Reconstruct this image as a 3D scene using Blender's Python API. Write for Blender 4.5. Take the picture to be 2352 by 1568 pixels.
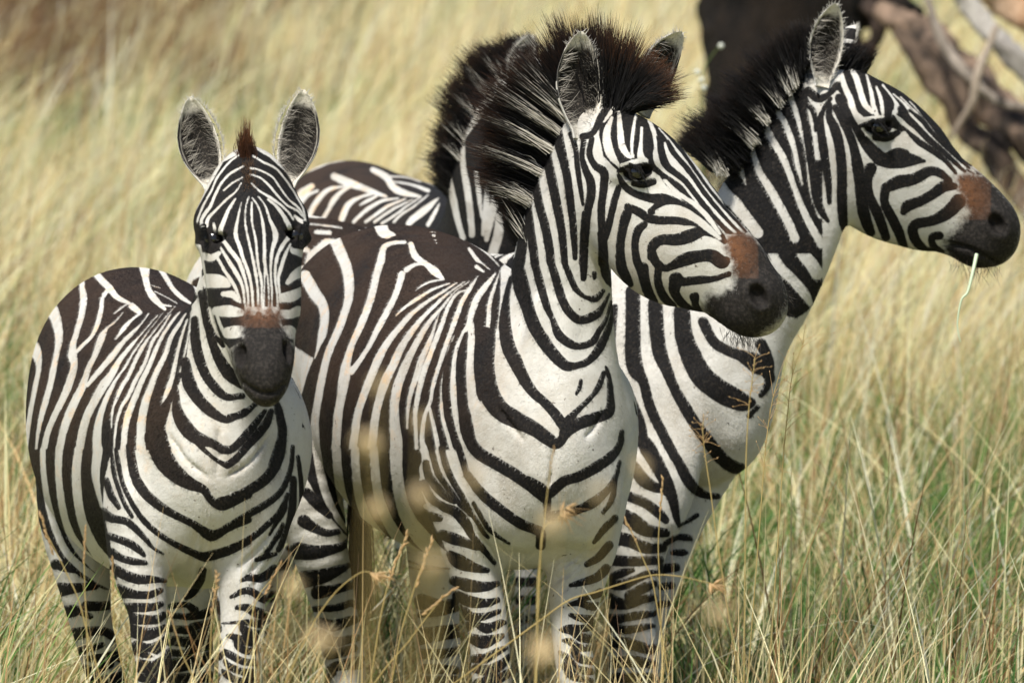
import bpy, math, random
import numpy as np
from mathutils import Vector

for o in list(bpy.data.objects):
    bpy.data.objects.remove(o, do_unlink=True)
C = bpy.context.scene.collection
rng = np.random.default_rng(7)
random.seed(7)

# ------------------------------------------------------------ camera
CAM_H, PITCH, FOCUS = 2.97, math.radians(6.0), 16.0
cam_d = bpy.data.cameras.new('camera')
cam = bpy.data.objects.new('camera', cam_d); C.objects.link(cam)
cam.location = (0, 0, CAM_H)
cam.rotation_euler = (math.pi/2 - PITCH, 0, 0)
cam_d.sensor_width = 36.0
cam_d.lens = 36.0*FOCUS/2.352
cam_d.clip_start, cam_d.clip_end = 0.5, 2000
cam_d.dof.use_dof = True
cam_d.dof.focus_distance = 16.6
cam_d.dof.aperture_fstop = 5.0
bpy.context.scene.camera = cam

# ------------------------------------------------------------ world and sun
SUN_EL, SUN_AZ = math.radians(62), math.radians(-150)   # azimuth measured from +Y towards +X
w = bpy.data.worlds.new('World'); bpy.context.scene.world = w
w.use_nodes = True
nt = w.node_tree
sky = nt.nodes.new('ShaderNodeTexSky'); sky.sky_type = 'NISHITA'; sky.sun_disc = False
sky.sun_elevation = SUN_EL; sky.sun_rotation = SUN_AZ
sky.air_density = 1.0; sky.dust_density = 1.5; sky.ozone_density = 1.0
bg = nt.nodes['Background']; bg.inputs[1].default_value = 0.085
nt.links.new(sky.outputs[0], bg.inputs[0])
sun_d = bpy.data.lights.new('sun', 'SUN'); sun_d.energy = 4.9; sun_d.angle = math.radians(8.0)
sun_d.color = (1.0, 0.955, 0.87)
sun = bpy.data.objects.new('sun', sun_d); C.objects.link(sun)
sdir = Vector((math.sin(SUN_AZ)*math.cos(SUN_EL), math.cos(SUN_AZ)*math.cos(SUN_EL), math.sin(SUN_EL)))
sun.rotation_euler = sdir.to_track_quat('Z', 'Y').to_euler()
sc = bpy.context.scene
sc.view_settings.view_transform = 'Standard'; sc.view_settings.look = 'None'
sc.view_settings.exposure = 0.46; sc.view_settings.gamma = 1.0
sc.render.engine = 'CYCLES'
sc.cycles.use_denoising = True
sc.cycles.max_bounces = 6; sc.cycles.transparent_max_bounces = 8

# ------------------------------------------------------------ measuring helpers
Fv = np.array([0, math.cos(PITCH), -math.sin(PITCH)])
Uv = np.array([0, math.sin(PITCH), math.cos(PITCH)])
Rv = np.array([1.0, 0, 0]); O0 = np.array([0, 0, CAM_H])
def P(x, y, dep=0.0):
    """a place in the herd: millimetres across and down on the plane 16 m away, plus metres behind it"""
    D = FOCUS + dep; k = D/FOCUS/1000
    return O0 + Fv*D + Rv*((x-1176)*k) + Uv*((784-y)*k)
def proj(pts):
    q = np.asarray(pts) - O0
    D = q@Fv
    return 1176 + (q@Rv)/D*FOCUS*1000, 784 - (q@Uv)/D*FOCUS*1000, D - FOCUS
def gy(dep):
    """the y at which the ground lies at that depth"""
    D = FOCUS + dep
    v = (CAM_H - D*math.sin(PITCH))/math.cos(PITCH)
    return 784 + v*1000*FOCUS/D
def norm(v): return v/np.linalg.norm(v)

# ------------------------------------------------------------ objects
def prop(o, label=None, cat=None, group=None, kind=None):
    if label: o['label'] = label
    if cat: o['category'] = cat
    if group: o['group'] = group
    if kind: o['kind'] = kind
    return o
def mesh_obj(name, verts, faces, mats, parent=None, smooth=True, attrs=None, mat_idx=None):
    """faces: int array (n,4) or (n,3), or a list of such arrays"""
    me = bpy.data.meshes.new(name)
    verts = np.asarray(verts, dtype=np.float32)
    fl = faces if isinstance(faces, list) else [faces]
    fl = [np.asarray(f, dtype=np.int32) for f in fl if len(f)]
    loops = np.concatenate([f.ravel() for f in fl])
    tot = np.concatenate([np.full(len(f), f.shape[1], np.int32) for f in fl])
    start = np.concatenate([[0], np.cumsum(tot)[:-1]]).astype(np.int32)
    me.vertices.add(len(verts)); me.vertices.foreach_set('co', verts.ravel())
    me.loops.add(len(loops)); me.loops.foreach_set('vertex_index', loops)
    me.polygons.add(len(tot)); me.polygons.foreach_set('loop_start', start)
    me.polygons.foreach_set('loop_total', tot)
    for m in (mats if isinstance(mats, (list, tuple)) else [mats]): me.materials.append(m)
    if mat_idx is not None: me.polygons.foreach_set('material_index', np.asarray(mat_idx, np.int32))
    me.polygons.foreach_set('use_smooth', np.full(len(tot), smooth))
    me.update(calc_edges=True)
    for k, v in (attrs or {}).items():
        v = np.asarray(v, np.float32)
        if v.ndim == 1:
            a = me.attributes.new(k, 'FLOAT', 'POINT'); a.data.foreach_set('value', v)
        else:
            a = me.attributes.new(k, 'FLOAT_COLOR', 'POINT')
            c = np.ones((len(v), 4), np.float32); c[:, :3] = v; a.data.foreach_set('color', c.ravel())
    me.validate()
    o = bpy.data.objects.new(name, me); C.objects.link(o)
    if parent is not None: o.parent = parent
    return o

# ------------------------------------------------------------ node helpers
class NT:
    def __init__(s, name):
        s.m = bpy.data.materials.new(name); s.m.use_nodes = True
        s.t = s.m.node_tree; s.n = s.t.nodes; s.b = s.n['Principled BSDF']
        s.out = s.n['Material Output']
    def new(s, typ, **kw):
        n = s.n.new(typ)
        for k, v in kw.items(): setattr(n, k, v)
        return n
    def link(s, a, b): s.t.links.new(a, b)
    def setin(s, sock, v):
        if hasattr(v, 'links') or isinstance(v, bpy.types.NodeSocket): s.link(v, sock)
        else: sock.default_value = v
    def math(s, op, a, b=0.0, clamp=False):
        n = s.new('ShaderNodeMath', operation=op, use_clamp=clamp); s.setin(n.inputs[0], a); s.setin(n.inputs[1], b); return n.outputs[0]
    def mix(s, f, a, b):
        n = s.new('ShaderNodeMix', data_type='RGBA'); s.setin(n.inputs[0], f)
        s.setin(n.inputs[6], a); s.setin(n.inputs[7], b); return n.outputs[2]
    def attr(s, name, color=False):
        n = s.new('ShaderNodeAttribute', attribute_name=name); return n.outputs['Color' if color else 'Fac']
    def noise(s, scale, detail=3, rough=.5, vec=None, dist=0):
        n = s.new('ShaderNodeTexNoise'); n.inputs['Scale'].default_value = scale; n.inputs['Detail'].default_value = detail
        n.inputs['Roughness'].default_value = rough; n.inputs['Distortion'].default_value = dist
        if vec is not None: s.link(vec, n.inputs['Vector'])
        return n.outputs['Fac']
    def pos(s, scale=(1, 1, 1)):
        g = s.new('ShaderNodeTexCoord'); mp = s.new('ShaderNodeMapping'); mp.inputs['Scale'].default_value = scale
        s.link(g.outputs['Object'], mp.inputs['Vector']); return mp.outputs[0]
    def ramp(s, f, stops):
        r = s.new('ShaderNodeValToRGB'); s.setin(r.inputs[0], f)
        e = r.color_ramp.elements
        while len(e) < len(stops): e.new(0.5)
        for i, (p, c) in enumerate(stops): e[i].position = p; e[i].color = (*c, 1)
        return r.outputs[0]
    def step(s, v, lo, hi):
        n = s.new('ShaderNodeMapRange', interpolation_type='SMOOTHSTEP')
        s.setin(n.inputs[0], v); n.inputs[1].default_value = lo; n.inputs[2].default_value = hi; return n.outputs[0]
    def bump(s, h, strength=.3, dist=.01):
        b = s.new('ShaderNodeBump'); b.inputs['Strength'].default_value = strength; b.inputs['Distance'].default_value = dist
        s.link(h, b.inputs['Height']); s.link(b.outputs[0], s.b.inputs['Normal'])
    def base(s, c, rough=.6, spec=.3):
        s.setin(s.b.inputs['Base Color'], c if not isinstance(c, tuple) else (*c, 1))
        s.b.inputs['Roughness'].default_value = rough; s.b.inputs['Specular IOR Level'].default_value = spec
# ------------------------------------------------------------ signed distance modelling of the animals
def crom(pts, n):
    """Catmull-Rom through rows of numbers, n steps per span"""
    p = np.asarray(pts, float)
    if len(p) < 3 or n == 1: 
        if n == 1: return p
        t = np.linspace(0, 1, n+1)[:, None]; return p[0]*(1-t) + p[-1]*t
    q = np.vstack([2*p[0]-p[1], p, 2*p[-1]-p[-2]])
    out = []
    for i in range(len(p)-1):
        a, b, c, d = q[i:i+4]
        for t in np.arange(n)/n:
            out.append(.5*((2*b)+(c-a)*t+(2*a-5*b+4*c-d)*t*t+(3*b-a-3*c+d)*t**3))
    out.append(p[-1])
    return np.array(out)

class Body:
    def __init__(s): s.prims = []
    def tube(s, region, stations, lat=(1, 0, 0), k=.05, n=3, sub=False):
        """stations: x, y, depth, half-width across, half-height; 'lat' points across"""
        st = crom([list(P(a[0], a[1], a[2])) + [a[3]/1000, a[4]/1000] for a in stations], n)
        lat = norm(np.array(lat, float)); segs = []
        arc = 0
        for A, B in zip(st[:-1], st[1:]):
            d = B[:3]-A[:3]; L = np.linalg.norm(d)
            if L < 1e-6: continue
            T = d/L; S = norm(lat - T*(lat@T)); U = np.cross(S, T)
            segs.append((A[:3], T, S, U, L, A[3], B[3], A[4], B[4], arc)); arc += L
        E = np.array([x for g in segs for x in (g[0], g[0]+g[1]*g[4])]); R_ = max(max(g[5:9]) for g in segs)
        s.prims.append(dict(region=region, segs=segs, k=k, sub=sub, box=(E.min(0)-R_, E.max(0)+R_)))
    def ball(s, region, x, y, dep, a, b, c=None, lat=(1, 0, 0), ax=(0, 0, 1), k=.02, sub=False, at=None):
        """ellipsoid: a across (lat), b along ax, c the third way"""
        c = c or a; p = np.array(at) if at is not None else P(x, y, dep)
        S = norm(np.array(lat, float)); T = np.array(ax, float); T = norm(T - S*(T@S)); U = np.cross(S, T)
        s.prims.append(dict(region=region, ball=(p, S, T, U, a/1000, b/1000, c/1000), k=k, sub=sub))
    @staticmethod
    def seg_d(q, sg):
        A, T, S, U, L, a0, a1, b0, b1, arc = sg
        r = q - A.astype(np.float32)
        t = np.clip(r@T.astype(np.float32), 0, L); w_ = r@T.astype(np.float32) - t; f = t/L
        a = a0+(a1-a0)*f; b = b0+(b1-b0)*f; m = np.minimum(a, b)
        x = (r@S.astype(np.float32)); y = (r@U.astype(np.float32))
        k0 = np.sqrt((x/a)**2+(y/b)**2+(w_/m)**2)+1e-9
        k1 = np.sqrt((x/a**2)**2+(y/b**2)**2+(w_/m**2)**2)+1e-9
        d = k0*(k0-1)/k1
        return d.astype(np.float32), arc+t
    def prim_d(s, q, pr, margin=.12):
        """distance of points q to one primitive; points far from it get a large value"""
        out = np.full(len(q), 1.0, np.float32)
        if 'ball' in pr:
            p, S, T, U, a, b, c = pr['ball']
            R_ = max(a, b, c)+margin
            i = np.where((np.abs(q-p) < R_).all(1))[0]
            if len(i):
                r = q[i]-p; v = np.stack([r@S/a, r@T/b, r@U/c]); g = np.stack([r@S/a**2, r@T/b**2, r@U/c**2])
                k0 = np.sqrt((v**2).sum(0))+1e-9; k1 = np.sqrt((g**2).sum(0))+1e-9
                out[i] = k0*(k0-1)/k1
            return out, None
        ar = np.zeros(len(q), np.float32)
        lo0, hi0 = pr['box']
        I = np.where(((q > lo0-margin) & (q < hi0+margin)).all(1))[0]
        if not len(I): return out, ar
        qq = q[I]; o2 = np.full(len(I), 1.0, np.float32); a2 = np.zeros(len(I), np.float32)
        for sg in pr['segs']:
            A, T, S, U, L = sg[:5]; B = A+T*L; R_ = max(sg[5:9])+margin
            lo = np.minimum(A, B)-R_; hi = np.maximum(A, B)+R_
            i = np.where(((qq > lo) & (qq < hi)).all(1))[0]
            if len(i):
                d, t = s.seg_d(qq[i], sg); m = d < o2[i]
                o2[i[m]] = d[m]; a2[i[m]] = t[m]
        out[I] = o2; ar[I] = a2
        return out, ar
    def eval(s, q, margin=.12):
        q = np.asarray(q, np.float32); f = np.full(len(q), 1.0, np.float32)
        for pr in s.prims:
            k = pr['k']; d, _ = s.prim_d(q, pr, min(margin, .12) if margin >= .12 else margin+k)
            if pr['sub']:
                h = np.clip(.5-.5*(f+d)/k, 0, 1); f = f*(1-h)+(-d)*h + k*h*(1-h)
            else:
                h = np.clip(.5+.5*(f-d)/k, 0, 1); f = f*(1-h)+d*h - k*h*(1-h)
        return f
    def regions(s, q):
        names = []; best = np.full(len(q), 9.0, np.float32); lab = np.zeros(len(q), np.int32); arc = np.zeros(len(q), np.float32)
        for pr in s.prims:
            if pr['sub'] or 'ball' in pr: continue
            if pr['region'] not in names: names.append(pr['region'])
            d, ar = s.prim_d(q, pr); m = d < best
            best[m] = d[m]; lab[m] = names.index(pr['region']); arc[m] = ar[m]
        return names, lab, arc
    def hit(s, x, y, d0=-.8, d1=2.5):
        """where the sight line through (x, y) first meets the animal"""
        ds = np.arange(d0, d1, .004); pts = np.array([P(x, y, d) for d in ds])
        f = s.eval(pts); i = np.where(f < 0)[0]
        if not len(i): return None
        p = pts[i[0]]; e = 1e-3
        g = np.array([s.eval([p+v])[0]-s.eval([p-v])[0] for v in np.eye(3)*e])
        return p, norm(g), ds[i[0]]
    def mesh(s, h=.0075, sub=1):
        lo = np.full(3, 9e9); hi = -lo
        for pr in s.prims:
            if 'ball' in pr: continue
            for sg in pr['segs']:
                B = sg[0]+sg[1]*sg[4]; r = max(sg[5:9])+.03
                lo = np.minimum(lo, np.minimum(sg[0], B)-r); hi = np.maximum(hi, np.maximum(sg[0], B)+r)
        n = np.ceil((hi-lo)/h).astype(int)+1
        # coarse pass keeps only blocks near the surface
        f = np.full(n, 1.0, np.float32); bs = 8
        nb = -(-n//bs); cc = np.stack(np.meshgrid(*[np.arange(k) for k in nb], indexing='ij'), -1).reshape(-1, 3)
        cen = lo + (cc*bs+bs/2)*h
        cf = s.eval(cen); near = np.abs(cf) < bs*h*1.6
        inside = cf < -bs*h*1.6
        off = np.stack(np.meshgrid(*[np.arange(bs)]*3, indexing='ij'), -1).reshape(-1, 3)
        for c_ in cc[inside]:
            a = c_*bs; f[a[0]:a[0]+bs, a[1]:a[1]+bs, a[2]:a[2]+bs] = -1
        blk = cc[near]
        for i0 in range(0, len(blk), 400):
            idx = (blk[i0:i0+400, None, :]*bs + off[None]).reshape(-1, 3)
            ok = (idx < n).all(1); idx = idx[ok]
            f[idx[:, 0], idx[:, 1], idx[:, 2]] = s.eval(lo + idx*h, .02)
        # surface nets
        ins = f < 0
        corner = sum(ins[dx:n[0]-1+dx, dy:n[1]-1+dy, dz:n[2]-1+dz].astype(np.int8) for dx in (0, 1) for dy in (0, 1) for dz in (0, 1))
        cell = (corner > 0) & (corner < 8)
        ci = np.argwhere(cell); vid = np.full(cell.shape, -1, np.int64); vid[tuple(ci.T)] = np.arange(len(ci))
        acc = np.zeros((len(ci), 3)); cnt = np.zeros(len(ci))
        cs = [np.array(c_) for c_ in np.ndindex(2, 2, 2)]
        for a in range(8):
            for ax in range(3):
                if cs[a][ax]: continue
                b = cs[a].copy(); b[ax] = 1
                ia, ib = ci+cs[a], ci+b
                fa, fb = f[tuple(ia.T)], f[tuple(ib.T)]
                m = (fa < 0) != (fb < 0)
                t = fa[m]/(fa[m]-fb[m]); p = ia[m].astype(float); p[:, ax] += t
                acc[m] += p; cnt[m] += 1
        v = lo + acc/cnt[:, None]*h
        quads = []
        for ax in range(3):
            o1, o2 = [(1, 2), (2, 0), (0, 1)][ax]
            sl0 = [slice(None)]*3; sl1 = [slice(None)]*3; sl0[ax] = slice(0, -1); sl1[ax] = slice(1, None)
            e = ins[tuple(sl0)] != ins[tuple(sl1)]
            ei = np.argwhere(e); ei = ei[(ei[:, o1] > 0) & (ei[:, o2] > 0) & (ei[:, o1] < n[o1]-1) & (ei[:, o2] < n[o2]-1)]
            d1 = np.zeros(3, int); d1[o1] = 1; d2 = np.zeros(3, int); d2[o2] = 1
            q = np.stack([vid[tuple((ei-d1-d2).T)], vid[tuple((ei-d2).T)], vid[tuple(ei.T)], vid[tuple((ei-d1).T)]], 1)
            flip = ~ins[tuple(ei.T)]
            q[flip] = q[flip][:, ::-1]
            quads.append(q)
        q = np.concatenate(quads); q = q[(q >= 0).all(1)]
        v = relax(v, q, 4)
        for _ in range(sub):
            v, q = subdivide(v, q); v = relax(v, q, 2)
        return v, q
def relax(v, q, n):
    """even out the surface without shrinking it"""
    k = len(v); a = np.concatenate([q[:, i] for i in range(4)]); b = np.concatenate([q[:, (i+1) % 4] for i in range(4)])
    cnt = np.bincount(a, minlength=k)+np.bincount(b, minlength=k)
    for i in range(n):
        for lam in (.55, -.57):
            m = np.stack([np.bincount(a, v[b, c], k)+np.bincount(b, v[a, c], k) for c in range(3)], 1)/cnt[:, None]
            v = v+(m-v)*lam
    return v
def subdivide(v, q):
    e = np.concatenate([q[:, [i, (i+1) % 4]] for i in range(4)]); es = np.sort(e, 1)
    key = es[:, 0].astype(np.int64)*len(v)+es[:, 1]
    u, inv = np.unique(key, return_inverse=True)
    em = (v[u//len(v)]+v[u % len(v)])/2; fm = v[q].mean(1)
    n, m = len(v), len(u); k = len(q); inv = inv.reshape(4, k)
    E = inv+n; Fc = np.arange(k)+n+m
    nq = np.concatenate([np.stack([q[:, i], E[i], Fc, E[i-1]], 1) for i in range(4)])
    return np.concatenate([v, em, fm]), nq
def vnormals(v, q):
    n = np.zeros_like(v); a = np.cross(v[q[:, 2]]-v[q[:, 0]], v[q[:, 3]]-v[q[:, 1]])
    for i in range(q.shape[1]): np.add.at(n, q[:, i], a)
    return n/(np.linalg.norm(n, axis=1, keepdims=True)+1e-12)
# ------------------------------------------------------------ the four zebras
def zy(z, dep):
    D = FOCUS + dep
    return 784 + (CAM_H - z - D*math.sin(PITCH))/math.cos(PITCH)*1000*FOCUS/D
def Z(x, z, dep, a, b): return (x, zy(z, dep), dep, a, b)
def foreleg(B, pts, hoof, lat=(1, 0, 0), sc=1.0):
    """pts from the shoulder to above the knee; below it the cannon, fetlock and hoof are added"""
    x, dep = hoof
    B.tube('leg', list(pts) + [Z(x, .33, dep, 31*sc, 36*sc), Z(x, .16, dep, 30*sc, 36*sc), Z(x, .10, dep-.02, 27*sc, 30*sc),
           Z(x, .045, dep-.05, 38*sc, 42*sc), Z(x, .012, dep-.06, 46*sc, 52*sc)], lat=lat, k=.035, n=5)
def hindleg(B, pts, hoof, lat=(1, 0, 0), sc=1.0):
    x, dep = hoof
    B.tube('hind', list(pts) + [Z(x, .30, dep, 33*sc, 40*sc), Z(x, .15, dep-.02, 32*sc, 38*sc), Z(x, .10, dep-.05, 28*sc, 30*sc),
           Z(x, .045, dep-.08, 38*sc, 42*sc), Z(x, .012, dep-.09, 46*sc, 52*sc)], lat=lat, k=.05, n=5)

def body_left():
    B = Body(); lt = (1, .15, 0)
    B.tube('torso', [(498, 1090, .14, 120, 170), (478, 1055, .30, 195, 295), (435, 1025, .55, 268, 333), (372, 1000, .85, 312, 350),
                     (325, 930, 1.15, 282, 330), (300, 858, 1.42, 235, 258), (290, 880, 1.58, 150, 180)], lat=lt, k=.06, n=9)
    B.tube('neck', [(492, 985, .34, 165, 250), (500, 880, .28, 130, 220), (527, 760, .20, 103, 165), (555, 620, .13, 88, 125), (572, 470, .13, 68, 90)], k=.09, n=9)
    B.tube('head', [(574, 402, .12, 60, 72), (575, 452, .06, 100, 112), (576, 522, .005, 121, 132), (580, 620, -.08, 111, 128), (588, 700, -.16, 102, 112),
                    (594, 755, -.215, 84, 92), (603, 815, -.27, 72, 82), (608, 862, -.31, 58, 66), (611, 893, -.33, 40, 44)], k=.03, n=9)
    # breast muscles, shoulders and legs
    for x in (428, 570): B.ball('torso', x, 1165, .17, 78, 120, 75, k=.05)
    for x in (300, 640): B.ball('torso', x, 1010, .38, 50, 130, 120, k=.06)
    B.tube('leg', [(335, 1020, .38, 90, 150), (318, 1150, .28, 80, 130), (322, 1250, .24, 70, 105)], k=.07)
    foreleg(B, [(320, 1180, .24, 70, 115), (321, 1300, .2, 63, 85), (338, 1400, .17, 45, 58), (343, 1470, .15, 42, 48), (357, 1545, .14, 42, 47)], (358, .13))
    B.tube('leg', [(615, 1020, .38, 80, 150), (590, 1150, .28, 75, 130), (570, 1250, .24, 68, 105)], k=.07)
    foreleg(B, [(585, 1180, .24, 70, 115), (562, 1300, .2, 62, 85), (556, 1405, .17, 50, 58), (547, 1480, .15, 43, 48), (545, 1550, .14, 43, 47)], (545, .13))
    hindleg(B, [(190, 980, 1.35, 120, 190), (170, 1180, 1.28, 88, 140), (192, 1330, 1.25, 66, 90), (212, 1440, 1.3, 50, 66), (240, 1540, 1.38, 48, 62), (255, 1600, 1.4, 38, 50)], (262, 1.38))
    hindleg(B, [(430, 980, 1.35, 120, 190), (450, 1180, 1.28, 88, 140), (440, 1330, 1.25, 68, 90), (438, 1440, 1.3, 54, 66), (445, 1540, 1.38, 50, 62), (440, 1600, 1.4, 38, 50)], (440, 1.38))
    return B
def body_centre():
    B = Body(); lt = (1, .25, 0)
    B.tube('torso', [(1275, 1075, .60, 120, 180), (1215, 1020, .76, 208, 305), (1135, 965, 1.0, 275, 345), (1030, 924, 1.3, 332, 372),
                     (960, 843, 1.62, 300, 348), (886, 768, 1.9, 275, 272), (866, 795, 2.03, 190, 195)], lat=lt, k=.06, n=9)
    B.tube('neck', [(1265, 960, .80, 175, 250), (1275, 860, .77, 140, 225), (1284, 740, .74, 125, 180), (1292, 600, .70, 112, 145), (1308, 480, .66, 92, 125), (1365, 330, .60, 72, 100)], lat=(1, .3, 0), k=.09, n=9)
    B.tube('head', [(1375, 322, .60, 72, 104), (1440, 413, .56, 104, 148), (1535, 540, .52, 99, 156), (1605, 588, .49, 80, 133), (1660, 622, .47, 66, 112),
                    (1697, 660, .46, 60, 98), (1733, 697, .45, 66, 86), (1757, 718, .445, 48, 62)], lat=(.1, 1, .1), k=.04, n=9)
    for x in (1180, 1345): B.ball('torso', x, 1140, .62, 84, 120, 75, k=.05)
    for x in (1035, 1390): B.ball('torso', x, 1000, .90, 55, 140, 120, k=.06)
    for a, b in (((1300, 700), (1290, 900)), ((1240, 700), (1225, 900))): B.tube('neck', [(a[0], a[1], .585, 18, 18), ((a[0]+b[0])/2, (a[1]+b[1])/2, .575, 24, 20), (b[0], b[1], .575, 16, 16)], k=.03)
    B.tube('leg', [(1055, 960, .92, 90, 150), (1060, 1110, .80, 82, 135), (1085, 1240, .77, 70, 105)], k=.07)
    foreleg(B, [(1075, 1180, .78, 72, 115), (1089, 1310, .76, 60, 85), (1112, 1400, .74, 52, 60), (1124, 1476, .73, 47, 50), (1130, 1560, .73, 47, 50)], (1135, .72), sc=1.05)
    B.tube('leg', [(1375, 960, .90, 75, 150), (1368, 1110, .80, 75, 135), (1345, 1240, .77, 72, 105)], k=.07)
    foreleg(B, [(1352, 1180, .78, 72, 115), (1327, 1315, .76, 72, 85), (1315, 1400, .74, 55, 62), (1315, 1476, .73, 47, 50), (1324, 1555, .73, 45, 50)], (1328, .72), sc=1.05)
    hindleg(B, [(770, 880, 1.92, 125, 200), (700, 1080, 1.78, 105, 170), (728, 1230, 1.72, 76, 110), (752, 1330, 1.74, 62, 80), (772, 1410, 1.8, 54, 66), (792, 1520, 1.85, 52, 62), (800, 1560, 1.85, 42, 55)], (800, 1.84), sc=1.05)
    hindleg(B, [(1030, 880, 1.92, 125, 200), (1010, 1080, 1.78, 100, 160), (1000, 1230, 1.72, 76, 110), (1000, 1330, 1.74, 64, 80), (1006, 1410, 1.8, 54, 66), (1012, 1520, 1.85, 52, 62), (1015, 1560, 1.85, 42, 55)], (1015, 1.84), sc=1.05)
    return B
def body_right():
    B = Body(); lt = (.56, .83, 0)
    B.tube('torso', [Z(1650, .86, 1.93, 105, 150), Z(1570, .96, 2.0, 185, 290), Z(1400, 1.0, 2.12, 240, 345), Z(1150, .97, 2.3, 280, 315),
                     Z(860, 1.01, 2.5, 275, 315), Z(650, 1.10, 2.64, 225, 262), Z(545, 1.06, 2.7, 150, 190)], lat=lt, k=.06, n=9)
    B.tube('neck', [(1530, 880, 2.0, 165, 270), (1620, 748, 1.98, 120, 222), (1720, 632, 1.95, 95, 186), (1795, 485, 1.92, 80, 170), (1860, 330, 1.9, 68, 148), (1900, 232, 1.9, 60, 118)], lat=(.35, .95, 0), k=.08, n=9)
    B.tube('head', [(1922, 236, 1.90, 72, 110), (1980, 318, 1.9, 106, 160), (2048, 398, 1.9, 100, 172), (2122, 450, 1.9, 82, 145), (2180, 476, 1.9, 68, 123),
                    (2229, 506, 1.9, 62, 108), (2268, 540, 1.9, 68, 95), (2290, 562, 1.9, 48, 66)], lat=(.06, 1, .08), k=.04, n=9)
    B.tube('leg', [(1500, 900, 1.88, 80, 150), (1490, 1060, 1.84, 80, 140), (1475, 1180, 1.83, 74, 110)], lat=(.4, .9, 0), k=.07)
    foreleg(B, [(1490, 1100, 1.84, 80, 120), (1466, 1230, 1.83, 70, 85), (1459, 1322, 1.83, 64, 68), (1449, 1401, 1.83, 56, 59), (1454, 1477, 1.83, 60, 60), (1455, 1545, 1.83, 58, 60)], (1458, 1.83), lat=(.4, .9, 0))
    foreleg(B, [(1600, 1060, 2.05, 70, 110), (1555, 1190, 2.03, 58, 75), (1520, 1300, 2.02, 52, 62), (1490, 1400, 2.02, 46, 52), (1475, 1477, 2.02, 50, 52), (1470, 1540, 2.02, 50, 52)], (1465, 2.02), lat=(.4, .9, 0))
    hindleg(B, [(640, 900, 2.50, 110, 200), (620, 1080, 2.42, 95, 150), (610, 1220, 2.4, 72, 105), (570, 1320, 2.42, 56, 76), (545, 1400, 2.45, 48, 60)], (550, 2.43), lat=lt)
    hindleg(B, [(700, 900, 2.80, 110, 180), (690, 1080, 2.80, 85, 130), (640, 1220, 2.8, 66, 95), (600, 1320, 2.82, 52, 70), (585, 1400, 2.85, 46, 58)], (585, 2.85), lat=lt)
    return B
def body_back():
    B = Body(); lt = (1, .2, 0)
    B.tube('torso', [Z(1150, .92, 3.05, 120, 170), Z(1100, 1.0, 3.25, 200, 300), Z(1030, 1.0, 3.55, 265, 335), Z(940, 1.0, 3.9, 305, 345),
                     Z(850, 1.03, 4.25, 285, 325), Z(795, 1.10, 4.5, 235, 258), Z(785, 1.08, 4.65, 150, 180)], lat=lt, k=.06, n=9)
    B.tube('neck', [(1130, 700, 3.15, 150, 240), (1122, 560, 3.1, 118, 190), (1118, 430, 3.05, 95, 150), (1150, 300, 3.0, 82, 125), (1205, 215, 2.95, 66, 95)], k=.09, n=9, lat=(1, .3, 0))
    B.tube('head', [(1215, 210, 2.95, 72, 104), (1275, 280, 2.9, 104, 146), (1350, 360, 2.86, 98, 156), (1410, 410, 2.84, 80, 133), (1450, 440, 2.83, 66, 112),
                    (1485, 470, 2.82, 60, 98), (1510, 495, 2.81, 62, 82), (1530, 512, 2.80, 46, 60)], lat=(.1, 1, .1), k=.04, n=9)
    foreleg(B, [Z(1050, .92, 3.2, 85, 140), Z(1060, .75, 3.15, 66, 90), Z(1070, .6, 3.14, 50, 58), Z(1072, .45, 3.14, 47, 50)], (1074, 3.14))
    foreleg(B, [Z(1240, .92, 3.2, 85, 140), Z(1225, .75, 3.15, 66, 90), Z(1212, .6, 3.14, 50, 58), Z(1210, .45, 3.14, 47, 50)], (1208, 3.14))
    hindleg(B, [Z(720, 1.0, 4.5, 120, 190), Z(740, .75, 4.4, 80, 120), Z(765, .6, 4.45, 56, 70), Z(775, .45, 4.5, 50, 60)], (780, 4.5))
    hindleg(B, [Z(900, 1.0, 4.5, 120, 190), Z(910, .75, 4.4, 80, 120), Z(908, .6, 4.45, 56, 70), Z(906, .45, 4.5, 50, 60)], (905, 4.5))
    return B
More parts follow.
